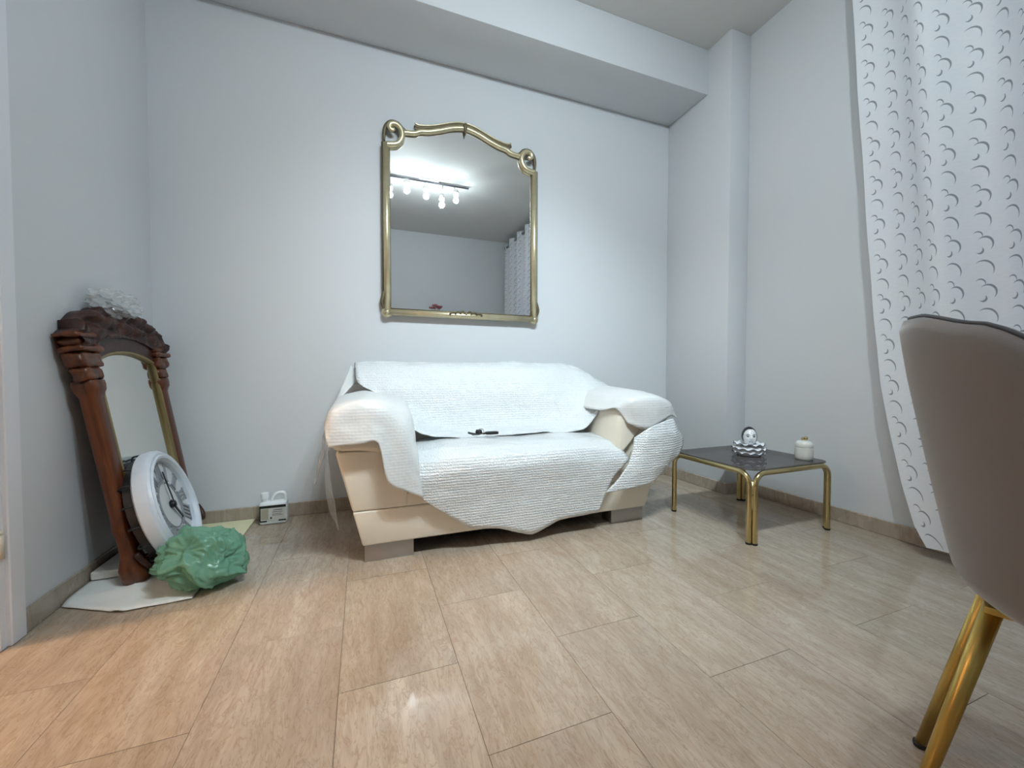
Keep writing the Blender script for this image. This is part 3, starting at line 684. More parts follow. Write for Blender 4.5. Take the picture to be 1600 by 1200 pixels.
for s in (-1, 1):
    a0, a1 = flare(SB), flare(0.482)
    xs = lambda v: SX + s * v
    l0, r0 = sorted((xs(a0), xs(0.54))); l1, r1 = sorted((xs(a1), xs(0.54)))
    bm = hexa(bmesh.new(), SB + 0.001, 0.482, l0, r0, l1, r1, 1.738, 1.725, 2.43, 0.010); bm_obj('arm_base', bm, 'cream_leather', sofa, True, angle=40)
    prof = [(0.50, 0.36), (0.508, 0.50), (0.53, 0.60), (0.60, 0.655), (0.70, 0.672), (0.79, 0.655), (0.838, 0.60), (0.838, 0.53), (0.818, 0.487), (0.70, 0.478), (0.58, 0.44)]
    ring = catmull([(xs(a), 0, b) for a, b in prof], 4, closed=True); c = sum(ring, Vector()) / len(ring); rows = []
    for yy, sc_, dz in ((1.705, 0.0, 0), (1.705, 0.62, 0), (1.708, 0.82, 0), (1.718, 0.93, 0), (1.738, 0.985, 0), (1.78, 1.0, 0.0), (2.0, 1.0, 0.006), (2.25, 0.99, 0.012), (2.40, 0.97, 0.01), (2.43, 0.85, 0.0), (2.435, 0.0, 0)):
        rows.append([Vector((c.x + (p.x - c.x) * sc_, yy, c.z + (p.z - c.z) * sc_ + dz)) for p in ring])
    grid_mesh('arm_pad', rows, 'cream_leather', sofa, closed_u=True)
bm = box(bmesh.new(), (0.165, 1.742, SB + 0.001), (1.265, 2.42, 0.285), 0.006); bm_obj('seat_base', bm, 'cream_leather', sofa, True, angle=40)
def cushion(name, lo, hi, bulge, parent, mat='cream_leather', e=0.35):
    lo, hi = Vector(lo), Vector(hi); c = (lo + hi) / 2; h_ = (hi - lo) / 2; bm = bmesh.new(); bmesh.ops.create_cube(bm, size=2.0); bmesh.ops.subdivide_edges(bm, edges=bm.edges[:], cuts=11, use_grid_fill=True)
    for v in bm.verts:
        p = v.co.copy(); d = p.normalized(); m_ = max(abs(p.x), abs(p.y), abs(p.z))
        l_ = (abs(p.x) ** 6 + abs(p.y) ** 6 + abs(p.z) ** 6) ** (1 / 6)
        q = p / l_ * (m_ if m_ else 1)
        bz = 1 + bulge * (1 - q.x ** 2) * (1 - q.y ** 2)
        v.co = c + Vector((q.x * h_.x, q.y * h_.y, q.z * h_.z * bz))
    return bm_obj(name, bm, mat, parent, True)
for x0, x1 in ((0.205, 0.714), (0.716, 1.225)):
    cushion('seat_cushion', (x0, 1.715, 0.285), (x1, 2.20, 0.435), 0.16, sofa)
for x0, x1 in ((0.035, 0.714), (0.716, 1.395)):
    prof = [(2.10, 0.40), (2.105, 0.52), (2.135, 0.64), (2.185, 0.74), (2.245, 0.805), (2.32, 0.835), (2.385, 0.815), (2.42, 0.74), (2.425, 0.55), (2.425, 0.38), (2.25, 0.36)]
    ring = catmull([(0, a, b) for a, b in prof], 4, closed=True); c = sum(ring, Vector()) / len(ring); rows = []
    n = 14
    for i in range(n + 1):
        u = -1 + 2 * i / n; sc_ = (1 - abs(u) ** 5) ** 0.25 if abs(u) < 1 else 0.0
        xx = x0 + (x1 - x0) * (u + 1) / 2
        rows.append([Vector((xx, c.y + (p.y - c.y) * sc_, c.z + (p.z - c.z) * sc_)) for p in ring])
    grid_mesh('back_cushion', rows, 'cream_leather', sofa, closed_u=True)
for fx in (0.0, 1.23):
    for fy in (1.772, 2.28): mkbox('foot', (fx, fy, 0.0), (fx + 0.203, fy + 0.09, 0.0745), 'brushed_steel', sofa, 0.002)

# ---- wraps on the sofa (each sheet its own thing)
def lin(pts, n):
    P = [Vector(p) for p in pts]; out = []
    for a, b in zip(P, P[1:]): out += [a + (b - a) * (k_ / n) for k_ in range(n)]
    return out + [P[-1]]
def mixed(rows, nu, nv, w_=0.55):
    A = resample(rows, nu, nv); L = [lin(r_, nu) for r_ in rows]; cols = [lin([L[i][j] for i in range(len(L))], nv) for j in range(len(L[0]))]
    return [[A[i][j] * (1 - w_) + cols[j][i] * w_ for j in range(len(cols))] for i in range(len(A))]
def sheet(name, rows, mat, label, amp=0.006, scale=9, seed=0.0, nu=7, nv=7, thick=0.003, w_=0.2):
    g = crumple(mixed(rows, nu, nv, w_), amp, scale, seed)
    o = grid_mesh(name, g, mat, thick=thick); return tag(o, label, 'plastic wrap', 'wraps on the sofa')
sheet('bubble_wrap', [
    [(-0.05, 2.455, 0.74), (0.10, 2.455, 0.74), (0.35, 2.455, 0.74), (0.62, 2.455, 0.74), (0.90, 2.455, 0.74), (1.15, 2.455, 0.74), (1.33, 2.455, 0.72), (1.42, 2.44, 0.68)],
    [(-0.045, 2.40, 0.842), (0.10, 2.40, 0.852), (0.35, 2.40, 0.852), (0.66, 2.40, 0.846), (0.90, 2.40, 0.852), (1.15, 2.40, 0.850), (1.31, 2.38, 0.825), (1.44, 2.36, 0.76)],
    [(-0.040, 2.33, 0.855), (0.10, 2.32, 0.866), (0.35, 2.32, 0.868), (0.67, 2.32, 0.858), (0.90, 2.32, 0.868), (1.15, 2.31, 0.866), (1.31, 2.30, 0.842), (1.45, 2.28, 0.775)],
    [(-0.035, 2.24, 0.815), (0.10, 2.225, 0.826), (0.35, 2.22, 0.828), (0.67, 2.23, 0.815), (0.90, 2.22, 0.828), (1.15, 2.215, 0.826), (1.33, 2.20, 0.795), (1.47, 2.20, 0.74)],
    [(-0.020, 2.19, 0.745), (0.11, 2.150, 0.73), (0.35, 2.13, 0.72), (0.67, 2.15, 0.70), (0.90, 2.13, 0.72), (1.16, 2.12, 0.72), (1.36, 2.11, 0.715), (1.50, 2.12, 0.70)],
    [(0.06, 2.12, 0.705), (0.16, 2.095, 0.64), (0.36, 2.085, 0.59), (0.67, 2.10, 0.58), (0.90, 2.08, 0.59), (1.16, 2.06, 0.62), (1.34, 2.04, 0.685), (1.48, 2.04, 0.700)],
    [(0.115, 2.03, 0.685), (0.21, 2.01, 0.58), (0.37, 2.03, 0.515), (0.67, 2.05, 0.505), (0.90, 2.03, 0.515), (1.16, 1.99, 0.55), (1.32, 1.97, 0.67), (1.46, 1.97, 0.695)],
    [(0.165, 1.94, 0.655), (0.235, 1.94, 0.530), (0.38, 1.95, 0.482), (0.67, 1.97, 0.476), (0.90, 1.94, 0.482), (1.14, 1.91, 0.490), (1.26, 1.90, 0.620), (1.40, 1.90, 0.688)]],
    'bubble_film', 'shiny bubble wrap draped over the back of the sofa down to the seat', 0.010, 6, 1.0, 8, 8)
sheet('bubble_wrap', [
    [(0.22, 2.06, 0.462), (0.33, 2.06, 0.468), (0.50, 2.06, 0.470), (0.66, 2.06, 0.466), (0.80, 2.06, 0.466), (0.95, 2.06, 0.470), (1.09, 2.06, 0.468), (1.215, 2.06, 0.462)],
    [(0.215, 1.90, 0.462), (0.33, 1.90, 0.472), (0.50, 1.90, 0.476), (0.66, 1.90, 0.468), (0.80, 1.90, 0.468), (0.95, 1.90, 0.476), (1.09, 1.90, 0.472), (1.215, 1.90, 0.46)],
    [(0.21, 1.78, 0.448), (0.33, 1.77, 0.458), (0.50, 1.77, 0.462), (0.66, 1.77, 0.455), (0.80, 1.77, 0.454), (0.95, 1.77, 0.462), (1.10, 1.77, 0.458), (1.23, 1.77, 0.44)],
    [(0.205, 1.72, 0.415), (0.33, 1.705, 0.425), (0.50, 1.703, 0.428), (0.66, 1.705, 0.424), (0.80, 1.705, 0.424), (0.95, 1.703, 0.428), (1.10, 1.705, 0.422), (1.255, 1.70, 0.395)],
    [(0.20, 1.69, 0.36), (0.33, 1.684, 0.37), (0.50, 1.682, 0.37), (0.66, 1.684, 0.37), (0.80, 1.684, 0.37), (0.95, 1.682, 0.37), (1.10, 1.685, 0.36), (1.265, 1.675, 0.355)],
    [(0.20, 1.692, 0.310), (0.33, 1.695, 0.28), (0.49, 1.696, 0.25), (0.65, 1.698, 0.24), (0.79, 1.698, 0.235), (0.94, 1.696, 0.25), (1.08, 1.69, 0.26), (1.18, 1.69, 0.27)],
    [(0.235, 1.70, 0.262), (0.345, 1.708, 0.178), (0.45, 1.71, 0.108), (0.58, 1.712, 0.088), (0.745, 1.712, 0.036), (0.89, 1.71, 0.085), (1.03, 1.708, 0.095), (1.105, 1.70, 0.10)]],
    'bubble_film', 'bubble wrap over the sofa seat hanging down in front to a ragged point', 0.005, 6, 4.0, 8, 8, w_=0.55)
sheet('foam_wrap', [
    [(-0.128, 1.670, 0.515), (-0.085, 1.660, 0.518), (-0.010, 1.655, 0.524), (0.055, 1.655, 0.522), (0.092, 1.655, 0.360), (0.17, 1.668, 0.310), (0.235, 1.69, 0.275)],
    [(-0.138, 1.685, 0.56), (-0.100, 1.672, 0.58), (-0.015, 1.668, 0.595), (0.065, 1.668, 0.580), (0.118, 1.666, 0.465), (0.18, 1.672, 0.39), (0.222, 1.69, 0.36)],
    [(-0.142, 1.72, 0.60), (-0.110, 1.70, 0.655), (-0.010, 1.695, 0.682), (0.085, 1.695, 0.660), (0.160, 1.685, 0.572), (0.195, 1.69, 0.475), (0.216, 1.70, 0.425)],
    [(-0.142, 1.80, 0.61), (-0.112, 1.80, 0.668), (-0.008, 1.80, 0.694), (0.090, 1.80, 0.682), (0.190, 1.80, 0.632), (0.214, 1.80, 0.525), (0.222, 1.80, 0.475)],
    [(-0.142, 1.98, 0.615), (-0.112, 1.98, 0.676), (-0.006, 1.98, 0.702), (0.092, 1.98, 0.690), (0.195, 1.98, 0.650), (0.216, 1.98, 0.54), (0.224, 1.98, 0.485)],
    [(-0.138, 2.18, 0.62), (-0.110, 2.18, 0.682), (-0.004, 2.17, 0.708), (0.085, 2.14, 0.698), (0.182, 2.08, 0.672), (0.216, 2.04, 0.56), (0.226, 2.03, 0.49)]],
    'foam_film', 'white foam wrap over the left sofa arm with its front edge hanging', 0.004, 8, 2.0)
sheet('foam_wrap', [
    [(1.270, 1.690, 0.545), (1.320, 1.672, 0.520), (1.390, 1.668, 0.505), (1.460, 1.675, 0.535), (1.560, 1.705, 0.570), (1.680, 1.780, 0.545)],
    [(1.225, 1.735, 0.620), (1.290, 1.685, 0.665), (1.390, 1.678, 0.675), (1.470, 1.685, 0.665), (1.570, 1.725, 0.640), (1.690, 1.820, 0.565)],
    [(1.212, 1.84, 0.600), (1.280, 1.83, 0.672), (1.380, 1.83, 0.702), (1.480, 1.83, 0.698), (1.580, 1.85, 0.660), (1.685, 1.890, 0.595)],
    [(1.205, 1.98, 0.600), (1.275, 1.98, 0.684), (1.380, 1.98, 0.712), (1.480, 1.98, 0.708), (1.575, 2.00, 0.668), (1.645, 2.020, 0.615)],
    [(1.205, 2.08, 0.610), (1.275, 2.12, 0.694), (1.380, 2.16, 0.724), (1.480, 2.18, 0.718), (1.570, 2.18, 0.675), (1.615, 2.180, 0.625)],
    [(1.215, 2.09, 0.640), (1.285, 2.16, 0.715), (1.380, 2.26, 0.752), (1.480, 2.34, 0.745), (1.565, 2.34, 0.690), (1.595, 2.340, 0.640)]],
    'foam_film', 'white foam wrap over the right sofa arm with a corner sticking out', 0.004, 8, 6.0, w_=0.4)
sheet('bubble_wrap', [
    [(1.300, 1.678, 0.470), (1.370, 1.650, 0.520), (1.460, 1.652, 0.548), (1.560, 1.690, 0.555), (1.690, 1.745, 0.430)],
    [(1.285, 1.668, 0.415), (1.360, 1.640, 0.460), (1.455, 1.638, 0.490), (1.555, 1.662, 0.485), (1.640, 1.700, 0.395)],
    [(1.255, 1.664, 0.340), (1.340, 1.640, 0.375), (1.440, 1.634, 0.405), (1.535, 1.650, 0.405), (1.595, 1.68, 0.360)],
    [(1.195, 1.664, 0.270), (1.295, 1.645, 0.290), (1.400, 1.640, 0.310), (1.485, 1.652, 0.325), (1.545, 1.678, 0.325)],
    [(1.120, 1.668, 0.205), (1.250, 1.655, 0.215), (1.370, 1.652, 0.230), (1.440, 1.662, 0.255), (1.500, 1.680, 0.285)]],
    'bubble_film', 'loose flap of bubble wrap hanging over the front of the right sofa arm', 0.004, 8, 9.0, w_=0.7)
def strip(name, a, b, label, mat='clear_film', amp=0.004):
    sheet(name, [[Vector(p), (Vector(p) + Vector(q)) / 2 + Vector((0.004, -0.006, 0)), Vector(q)] for p, q in zip(a, b)], mat, label, amp, 20, 3.3, 5, 6, 0.0015)
strip('film_strip', [(-0.062, 2.37, 0.845), (-0.09, 2.27, 0.765), (-0.118, 2.15, 0.690), (-0.150, 1.97, 0.60), (-0.162, 1.90, 0.545)],
      [(-0.030, 2.31, 0.80), (-0.045, 2.24, 0.745), (-0.075, 2.17, 0.71), (-0.146, 2.03, 0.63), (-0.152, 1.93, 0.56)], 'twisted film strip running from the sofa back down to its left arm', 'foam_film')
strip('film_strip', [(-0.152, 1.86, 0.60), (-0.162, 1.85, 0.52), (-0.178, 1.84, 0.43), (-0.195, 1.84, 0.335)],
      [(-0.146, 1.79, 0.56), (-0.148, 1.80, 0.50), (-0.160, 1.80, 0.43), (-0.190, 1.83, 0.34)], 'short pointed film tail hanging outside the left sofa arm')
strip('film_strip', [(-0.146, 1.96, 0.52), (-0.165, 2.0, 0.40), (-0.17, 2.02, 0.28), (-0.15, 2.02, 0.14)],
      [(-0.142, 1.83, 0.50), (-0.135, 1.83, 0.38), (-0.120, 1.84, 0.26), (-0.105, 1.86, 0.12)], 'long torn clear film hanging down the left side of the sofa')
strip('film_strip', [(1.43, 2.40, 0.80), (1.50, 2.36, 0.765), (1.57, 2.33, 0.70), (1.61, 2.30, 0.64)],
      [(1.38, 2.30, 0.79), (1.45, 2.27, 0.755), (1.52, 2.25, 0.725), (1.59, 2.22, 0.66)], 'bubble wrap corner bunched behind the right sofa arm', 'bubble_film')

# ================================================================== KEYS on the seat
kz = 0.4915
ky = thing('key_bunch', 'black car key with ring and fob lying on the wrapped sofa seat', 'keys', (0.565, 1.915, kz))
bm = cushion('fob', (0.575, 1.895, kz), (0.642, 1.925, kz + 0.014), 0.1, ky, 'rubber')
bm = tube(bmesh.new(), catmull([(0.490, 1.93, kz + 0.012), (0.515, 1.925, kz + 0.005), (0.545, 1.92, kz + 0.004), (0.575, 1.912, kz + 0.006)], 5), 0.005, 8); bm_obj('strap', bm, 'rubber', ky, True)
pts = [(0.552 + 0.016 * math.cos(a), 1.915 + 0.004 * math.sin(a), kz + 0.016 + 0.014 * math.sin(a)) for a in [2 * PI * i / 18 for i in range(18)]]
bm_obj('ring', tube(bmesh.new(), pts, 0.0018, 6, closed=True), 'chrome', ky, True)
bm_obj('key_head', lathe(bmesh.new(), [(0, 0.026), (0.014, 0.024), (0.018, 0.012), (0.014, 0.0), (0, 0)], 14, (0.545, 1.925, kz)), 'rubber', ky, True)
bm = box(bmesh.new(), (0.505, 1.905, kz), (0.545, 1.912, kz + 0.006), 0.001, 1); bm_obj('key_blade', bm, 'steel_dark', ky)

# ================================================================== COFFEE TABLE
TX0, TX1, TY0, TY1, TZ = 1.685, 2.235, 1.315, 1.825, 0.351
tb = thing('coffee_table', 'low square coffee table with smoked glass top and brass tube legs', 'table', ((TX0 + TX1) / 2, (TY0 + TY1) / 2, 0))
tr_ = 0.0125; rb = 0.055
def uframe(a, b):
    a, b = Vector(a), Vector(b); d = (b - a).normalized(); zt = TZ - 0.018; up = Vector((0, 0, 1)); pts = [a, a + up * 0.1]
    for i in range(9):
        t_ = PI / 2 * i / 8; pts.append(a + d * rb * (1 - math.cos(t_)) + up * (zt - rb + rb * math.sin(t_)))
    for i in range(9):
        t_ = PI / 2 * i / 8; pts.append(b - d * rb * (1 - math.sin(t_)) + up * (zt - rb + rb * math.cos(t_)))
    return pts + [b + up * 0.1, b]
g_ = 0.017
sides = [((TX0, TY0 + g_, 0), (TX0, TY1 - g_, 0)), ((TX0 + g_, TY0, 0), (TX1 - g_, TY0, 0)), ((TX1, TY0 + g_, 0), (TX1, TY1 - g_, 0)), ((TX0 + g_, TY1, 0), (TX1 - g_, TY1, 0))]
for a, b in sides:
    fr = bm_obj('leg_frame', tube(bmesh.new(), [Vector(p) + Vector((0, 0, 0.006 if i in (0, 21) else 0)) for i, p in enumerate(uframe(a, b))], tr_, 14), 'brass', tb, True, angle=60)
    for p in (a, b): bm_obj('foot_cap', lathe(bmesh.new(), [(0, 0), (0.013, 0), (0.0135, 0.002), (0.0135, 0.009), (0, 0.009)], 14, p), 'rubber', fr, True, angle=40)
for cx_, cy_ in ((TX0, TY0), (TX1, TY0), (TX1, TY1), (TX0, TY1)):
    ux = 1 if cx_ == TX0 else -1; uy = 1 if cy_ == TY0 else -1
    bm_obj('clamp', tube(bmesh.new(), [(cx_ + ux * 0.006, cy_ + uy * 0.006, 0.16), (cx_ + ux * 0.006, cy_ + uy * 0.006, TZ - 0.055)], 0.006, 8), 'brass', tb, True)
bm = bmesh.new(); pts = []
rr = 0.05
for cx_, cy_, a0 in ((TX0 + rr, TY0 + rr, PI), (TX1 - rr, TY0 + rr, 1.5 * PI), (TX1 - rr, TY1 - rr, 0), (TX0 + rr, TY1 - rr, 0.5 * PI)):
    for i in range(9): a = a0 + PI / 2 * i / 8; pts.append((cx_ + rr * math.cos(a), cy_ + rr * math.sin(a)))
lo_r = [bm.verts.new((a, b, TZ - 0.006)) for a, b in pts]; hi_r = [bm.verts.new((a, b, TZ)) for a, b in pts]
bm.faces.new(lo_r[::-1]); bm.faces.new(hi_r)
for i in range(len(pts)): j = (i + 1) % len(pts); bm.faces.new((lo_r[i], lo_r[j], hi_r[j], hi_r[i]))
bm_obj('glass_top', bm, 'smoked_glass', tb)

# ---- clown head jar
cx0, cy0 = 1.985, 1.575
hd = thing('clown_head_figurine', 'white porcelain clown head with black cap on a ruffled collar', 'figurine', (cx0, cy0, TZ), (0, 0, R(-38)))
hd.scale = (0.80, 0.80, 0.86)
# local: face towards -y
def ruff(name, z0, z1, r0, r1, waves, amp, mat, parent):
    rows = []
    n = waves * 8
    for j in range(9):
        t_ = j / 8; r_ = r0 + (r1 - r0) * t_
        rows.append([Vector(((r_ + amp * 0.35 * t_ * math.cos(waves * a)) * math.cos(a), (r_ + amp * 0.35 * t_ * math.cos(waves * a)) * math.sin(a), z0 + (z1 - z0) * t_ + amp * t_ * math.sin(waves * a))) for a in [2 * PI * i / n for i in range(n)]])
    return grid_mesh(name, rows, mat, parent, closed_u=True, world=False, thick=0.004)
bm_obj('collar_base', lathe(bmesh.new(), [(0, 0.0005), (0.070, 0.0005), (0.084, 0.012), (0.088, 0.03), (0.074, 0.05), (0.058, 0.062), (0.045, 0.066), (0, 0.066)], 40), 'porcelain', hd, True, False)
for z0, z1, r0, r1, wv_, am_ in ((0.045, 0.022, 0.060, 0.099, 12, 0.0055), (0.062, 0.046, 0.052, 0.101, 11, 0.0055), (0.070, 0.074, 0.042, 0.092, 10, 0.0055)):
    f_ = ruff('ruffle', z0, z1, r0, r1, wv_, am_, 'porcelain_matt', hd)
    n = wv_ * 8; pts = [((r1 + 0.002 + am_ * 0.35 * math.cos(wv_ * a)) * math.cos(a), (r1 + 0.002 + am_ * 0.35 * math.cos(wv_ * a)) * math.sin(a), z1 + am_ * math.sin(wv_ * a)) for a in [2 * PI * i / n for i in range(n)]]
    bm_obj('ruffle_edge', tube(bmesh.new(), pts, 0.0022, 6, closed=True), 'glaze_grey', f_, True, False)
# head: shaped ellipsoid with brow, nose, lips, chin
bm = bmesh.new(); bmesh.ops.create_uvsphere(bm, u_segments=64, v_segments=48, radius=1.0)
def bumpf(x_, z_, cx_, cz_, sx_, sz_): return math.exp(-((x_ - cx_) / sx_) ** 2 - ((z_ - cz_) / sz_) ** 2)
for v in bm.verts:
    d = v.co.copy(); jaw = 1 - 0.20 * max(0, -d.z) ** 1.5
    p = Vector((d.x * 0.045 * jaw, d.y * 0.054, d.z * 0.062)); x_, z_ = p.x, p.z
    if d.y < 0:
        p.y -= 0.013 * bumpf(x_, z_, 0, -0.008, 0.007, 0.013) + 0.004 * bumpf(x_, z_, 0, 0.004, 0.006, 0.012)
        p.y -= 0.004 * bumpf(x_, z_, 0, -0.029, 0.012, 0.005) + 0.006 * bumpf(x_, z_, 0, -0.048, 0.014, 0.010)
        for s in (-1, 1):
            p.y += 0.006 * bumpf(x_, z_, s * 0.019, 0.006, 0.010, 0.007); p.y -= 0.004 * bumpf(x_, z_, s * 0.026, -0.014, 0.012, 0.012)
            p.y -= 0.003 * bumpf(x_, z_, s * 0.018, 0.018, 0.014, 0.004)
    v.co = p + Vector((0, 0, 0.118))
hh = bm_obj('head', bm, 'porcelain', hd, True, False)
# skull cap: covers top/back, leaving the face
bm = bmesh.new(); bmesh.ops.create_uvsphere(bm, u_segments=64, v_segments=40, radius=1.0)
for v in bm.verts:
    d = v.co.copy(); jaw = 1 - 0.20 * max(0, -d.z) ** 1.5; v.co = Vector((d.x * 0.047 * jaw, d.y * 0.056, d.z * 0.0642 + 0.118))
kill = [v for v in bm.verts if (v.co.y < 0.006 and ((v.co.x / 0.0420) ** 2 + ((v.co.z - 0.116) / 0.053) ** 2) < 1.0) or v.co.z < 0.082]
bmesh.ops.delete(bm, geom=kill, context='VERTS'); bm_obj('skull_cap', bm, 'glaze_black', hh, True, False)
for s in (-1, 1):
    bm = bmesh.new(); bmesh.ops.create_uvsphere(bm, u_segments=14, v_segments=10, radius=1.0)
    for v in bm.verts: v.co = Vector((v.co.x * 0.0065 + s * 0.0185, v.co.y * 0.004 - 0.0455, v.co.z * 0.0038 + 0.1235))
    bm_obj('eye', bm, 'glaze_grey', hh, True, False)
    bm_obj('eyebrow', tube(bmesh.new(), catmull([(s * 0.010, -0.0530, 0.136), (s * 0.019, -0.0515, 0.140), (s * 0.029, -0.0470, 0.135)], 5), 0.0012, 6), 'glaze_grey', hh, True, False)
bm_obj('lips', tube(bmesh.new(), catmull([(-0.011, -0.0475, 0.0895), (-0.005, -0.0505, 0.0915), (0, -0.0508, 0.0900), (0.005, -0.0505, 0.0915), (0.011, -0.0475, 0.0895)], 5), 0.0022, 8), 'glaze_grey', hh, True, False)

# ---- lidded jar
px0, py0 = 2.155, 1.395
ja = thing('lidded_jar', 'small white round porcelain jar with gold ball knob on the glass table', 'jar', (px0, py0, TZ))
bm_obj('body', lathe(bmesh.new(), [(0, 0.0005), (0.050, 0.0005), (0.055, 0.006), (0.057, 0.03), (0.056, 0.070), (0.052, 0.072), (0, 0.072)], 40, (px0, py0, TZ)), 'cream_porcelain', ja, True, angle=50)
ld_ = bm_obj('lid', lathe(bmesh.new(), [(0, 0.0725), (0.054, 0.0725), (0.056, 0.076), (0.054, 0.094), (0.044, 0.108), (0.020, 0.113), (0, 0.113)], 40, (px0, py0, TZ)), 'cream_porcelain', ja, True, angle=50)
bm = bmesh.new()
for dx_, dy_, r_ in ((-0.012, 0.004, 0.010), (0.010, -0.006, 0.0125), (0.002, 0.012, 0.009)): bmesh.ops.create_uvsphere(bm, u_segments=16, v_segments=10, radius=r_, matrix=Matrix.Translation((px0 + dx_, py0 + dy_, TZ + 0.113 + r_ * 0.9)))
bm_obj('knob', bm, 'brass', ld_, True)

ja.scale = (0.72, 0.72, 0.88)
# ================================================================== CURTAIN
ROD_Z = 2.90; CXX = 2.27
ct = thing('curtain', 'white curtain printed with small grey crescents hanging over the window', 'curtain', (CXX, 0, 0))
edge = [(2.93, 1.285), (2.65, 1.275), (2.0, 1.232), (1.5, 1.195), (1.05, 1.158), (0.75, 1.125), (0.52, 1.085), (0.30, 1.035), (0.12, 0.985), (0.045, 0.945)]
def edge_y(z_):
    for (za, ya), (zb, yb) in zip(edge, edge[1:]):
        if z_ >= zb: return yb + (ya - yb) * (z_ - zb) / (za - zb)
    return edge[-1][1]
NU, NV = 420, 70; CL = 3.4      # cloth width, gathered
rows = []; YE = -1.36
for j in range(NV + 1):
    b = j / NV; z_ = 2.945 - b * (2.945 - 0.045); y0 = edge_y(min(z_, 2.93)); r_ = []
    for i in range(NU + 1):
        a = i / NU; y_ = y0 + (YE - y0) * a
        ph = a * 2 * PI * 7.5 + 0.7 * math.sin(a * 9) + 0.5 * b * math.sin(a * 23 + 2)
        amp = (0.058 - 0.012 * b) * (0.25 + 0.75 * min(1, a * 7))
        xw = CXX + amp * math.sin(ph) + 0.012 * b * math.sin(a * 17 + 4 * b) - 0.03 * b * min(1, a * 4)
        xw += 0.006 * noise.noise(Vector((a * 30, z_ * 3, 0)))
        zz = z_ + (0.004 * math.sin(a * 60) if j == NV else 0)
        if j > NV * 0.9: zz += 0.03 * max(0, 0.12 - a) * (j / NV - 0.9) * 10
        r_.append(Vector((xw, y_ + 0.010 * math.cos(ph) , zz)))
    rows.append(r_)
cu = grid_mesh('cloth', rows, 'curtain_print', ct, uvf=lambda i, j: (CL * j / NU, 2.9 * (1 - i / NV)))
bm = tube(bmesh.new(), [(CXX, 1.34, ROD_Z), (CXX, -1.40, ROD_Z)], 0.011, 12)
for yy in (1.34, -1.40): lathe(bm, [(0, 0.03), (0.016, 0.02), (0.022, 0.0), (0.016, -0.02), (0, -0.03)], 14, (CXX, yy, ROD_Z))
rod = bm_obj('curtain_rod', bm, 'steel_dark', None, True); tag(rod, 'dark metal curtain rod carrying the crescent-print curtain', 'curtain rod')
for yy in (1.30, -0.05, -1.38): bm_obj('bracket', tube(bmesh.new(), [(CXX, yy, ROD_Z + 0.011), (CXX + 0.07, yy, ROD_Z + 0.02), (XR, yy, ROD_Z + 0.02)], 0.006, 8), 'steel_dark', rod, True)
for k_ in range(27):
    a = (k_ + 0.5) / 27; yy = 1.285 + (YE - 1.285) * a
    pts = [(CXX + 0.022 * math.cos(t_), yy + 0.004, ROD_Z + 0.022 * math.sin(t_)) for t_ in [2 * PI * q / 16 for q in range(16)]]
    bm_obj('grommet', tube(bmesh.new(), pts, 0.004, 6, closed=True), 'chrome', ct, True)

# ================================================================== CHAIR in the right foreground
chx, chy, chr_ = 1.10, 0.18, R(-70)
chn = thing('dining_chair', 'grey velvet bucket chair on gold metal legs in the right foreground', 'chair', (chx, chy, 0), (0, 0, chr_))
# local: faces +x
def rim(th):      # th measured from the back (-x)
    a = abs(th)
    pts = [(0, 0.90), (R(25), 0.894), (R(45), 0.868), (R(65), 0.80), (R(85), 0.70), (R(105), 0.585), (R(125), 0.515), (R(150), 0.482), (PI, 0.478)]
    for (a0, z0), (a1, z1) in zip(pts, pts[1:]):
        if a <= a1: u = (a - a0) / (a1 - a0); u = u * u * (3 - 2 * u) * 0.5 + u * 0.5; return z0 + (z1 - z0) * u
    return pts[-1][1]
def rad(th, z_):
    c, s_ = math.cos(th), math.sin(th)
    rx, ry = 0.225, 0.225
    base = 1 / ((abs(c / rx) ** 2.6 + abs(s_ / ry) ** 2.6) ** (1 / 2.6))
    lean = 0.085 * max(0, c) * max(0, (z_ - 0.45) / 0.44) ** 0.9
    return base + lean
NT_ = 96; rows = []
for t_, kind in [(0.0, 'c'), (0.25, 'c'), (0.5, 'c'), (0.72, 'c'), (0.86, 'c'), (0.94, 'c'), (1.0, 'c')]:
    pass
outer = [(0.0, 0.412), (0.45, 0.412), (0.72, 0.416), (0.86, 0.425), (0.95, 0.442), (1.0, 0.468)]
def ringpts(fr, zf, inset):
    out = []
    for i in range(NT_):
        th = -PI + 2 * PI * i / NT_; z_ = zf(th); r_ = max(0.0, rad(th, z_) * fr - inset)
        out.append(Vector((-math.cos(th) * r_, math.sin(th) * r_, z_)))
    return out
for fr, z_ in outer: rows.append(ringpts(fr, lambda th, z_=z_: z_, 0))
for q in (0.15, 0.3, 0.45, 0.6, 0.75, 0.88, 0.96): rows.append(ringpts(1.0, lambda th, q=q: 0.468 + (rim(th) - 0.468) * q, 0.004 * max(0, q - 0.8) / 0.2))
rows.append(ringpts(1.0, lambda th: rim(th), 0.012)); rows.append(ringpts(1.0, lambda th: rim(th) + 0.003, 0.022))
shell = grid_mesh('shell', rows, 'velvet', chn, closed_u=True, world=False)
rows = [ringpts(1.0, lambda th: rim(th) + 0.002, 0.022), ringpts(1.0, lambda th: rim(th) + 0.004, 0.034), ringpts(1.0, lambda th: rim(th) - 0.006, 0.050), ringpts(1.0, lambda th: rim(th) - 0.025, 0.060)]
for q in (0.8, 0.6, 0.4, 0.2, 0.08): rows.append(ringpts(1.0, lambda th, q=q: 0.472 + (rim(th) - 0.478) * q, 0.064))
rows += [ringpts(0.72, lambda th: 0.470, 0), ringpts(0.4, lambda th: 0.474, 0), ringpts(0.0, lambda th: 0.475, 0)]
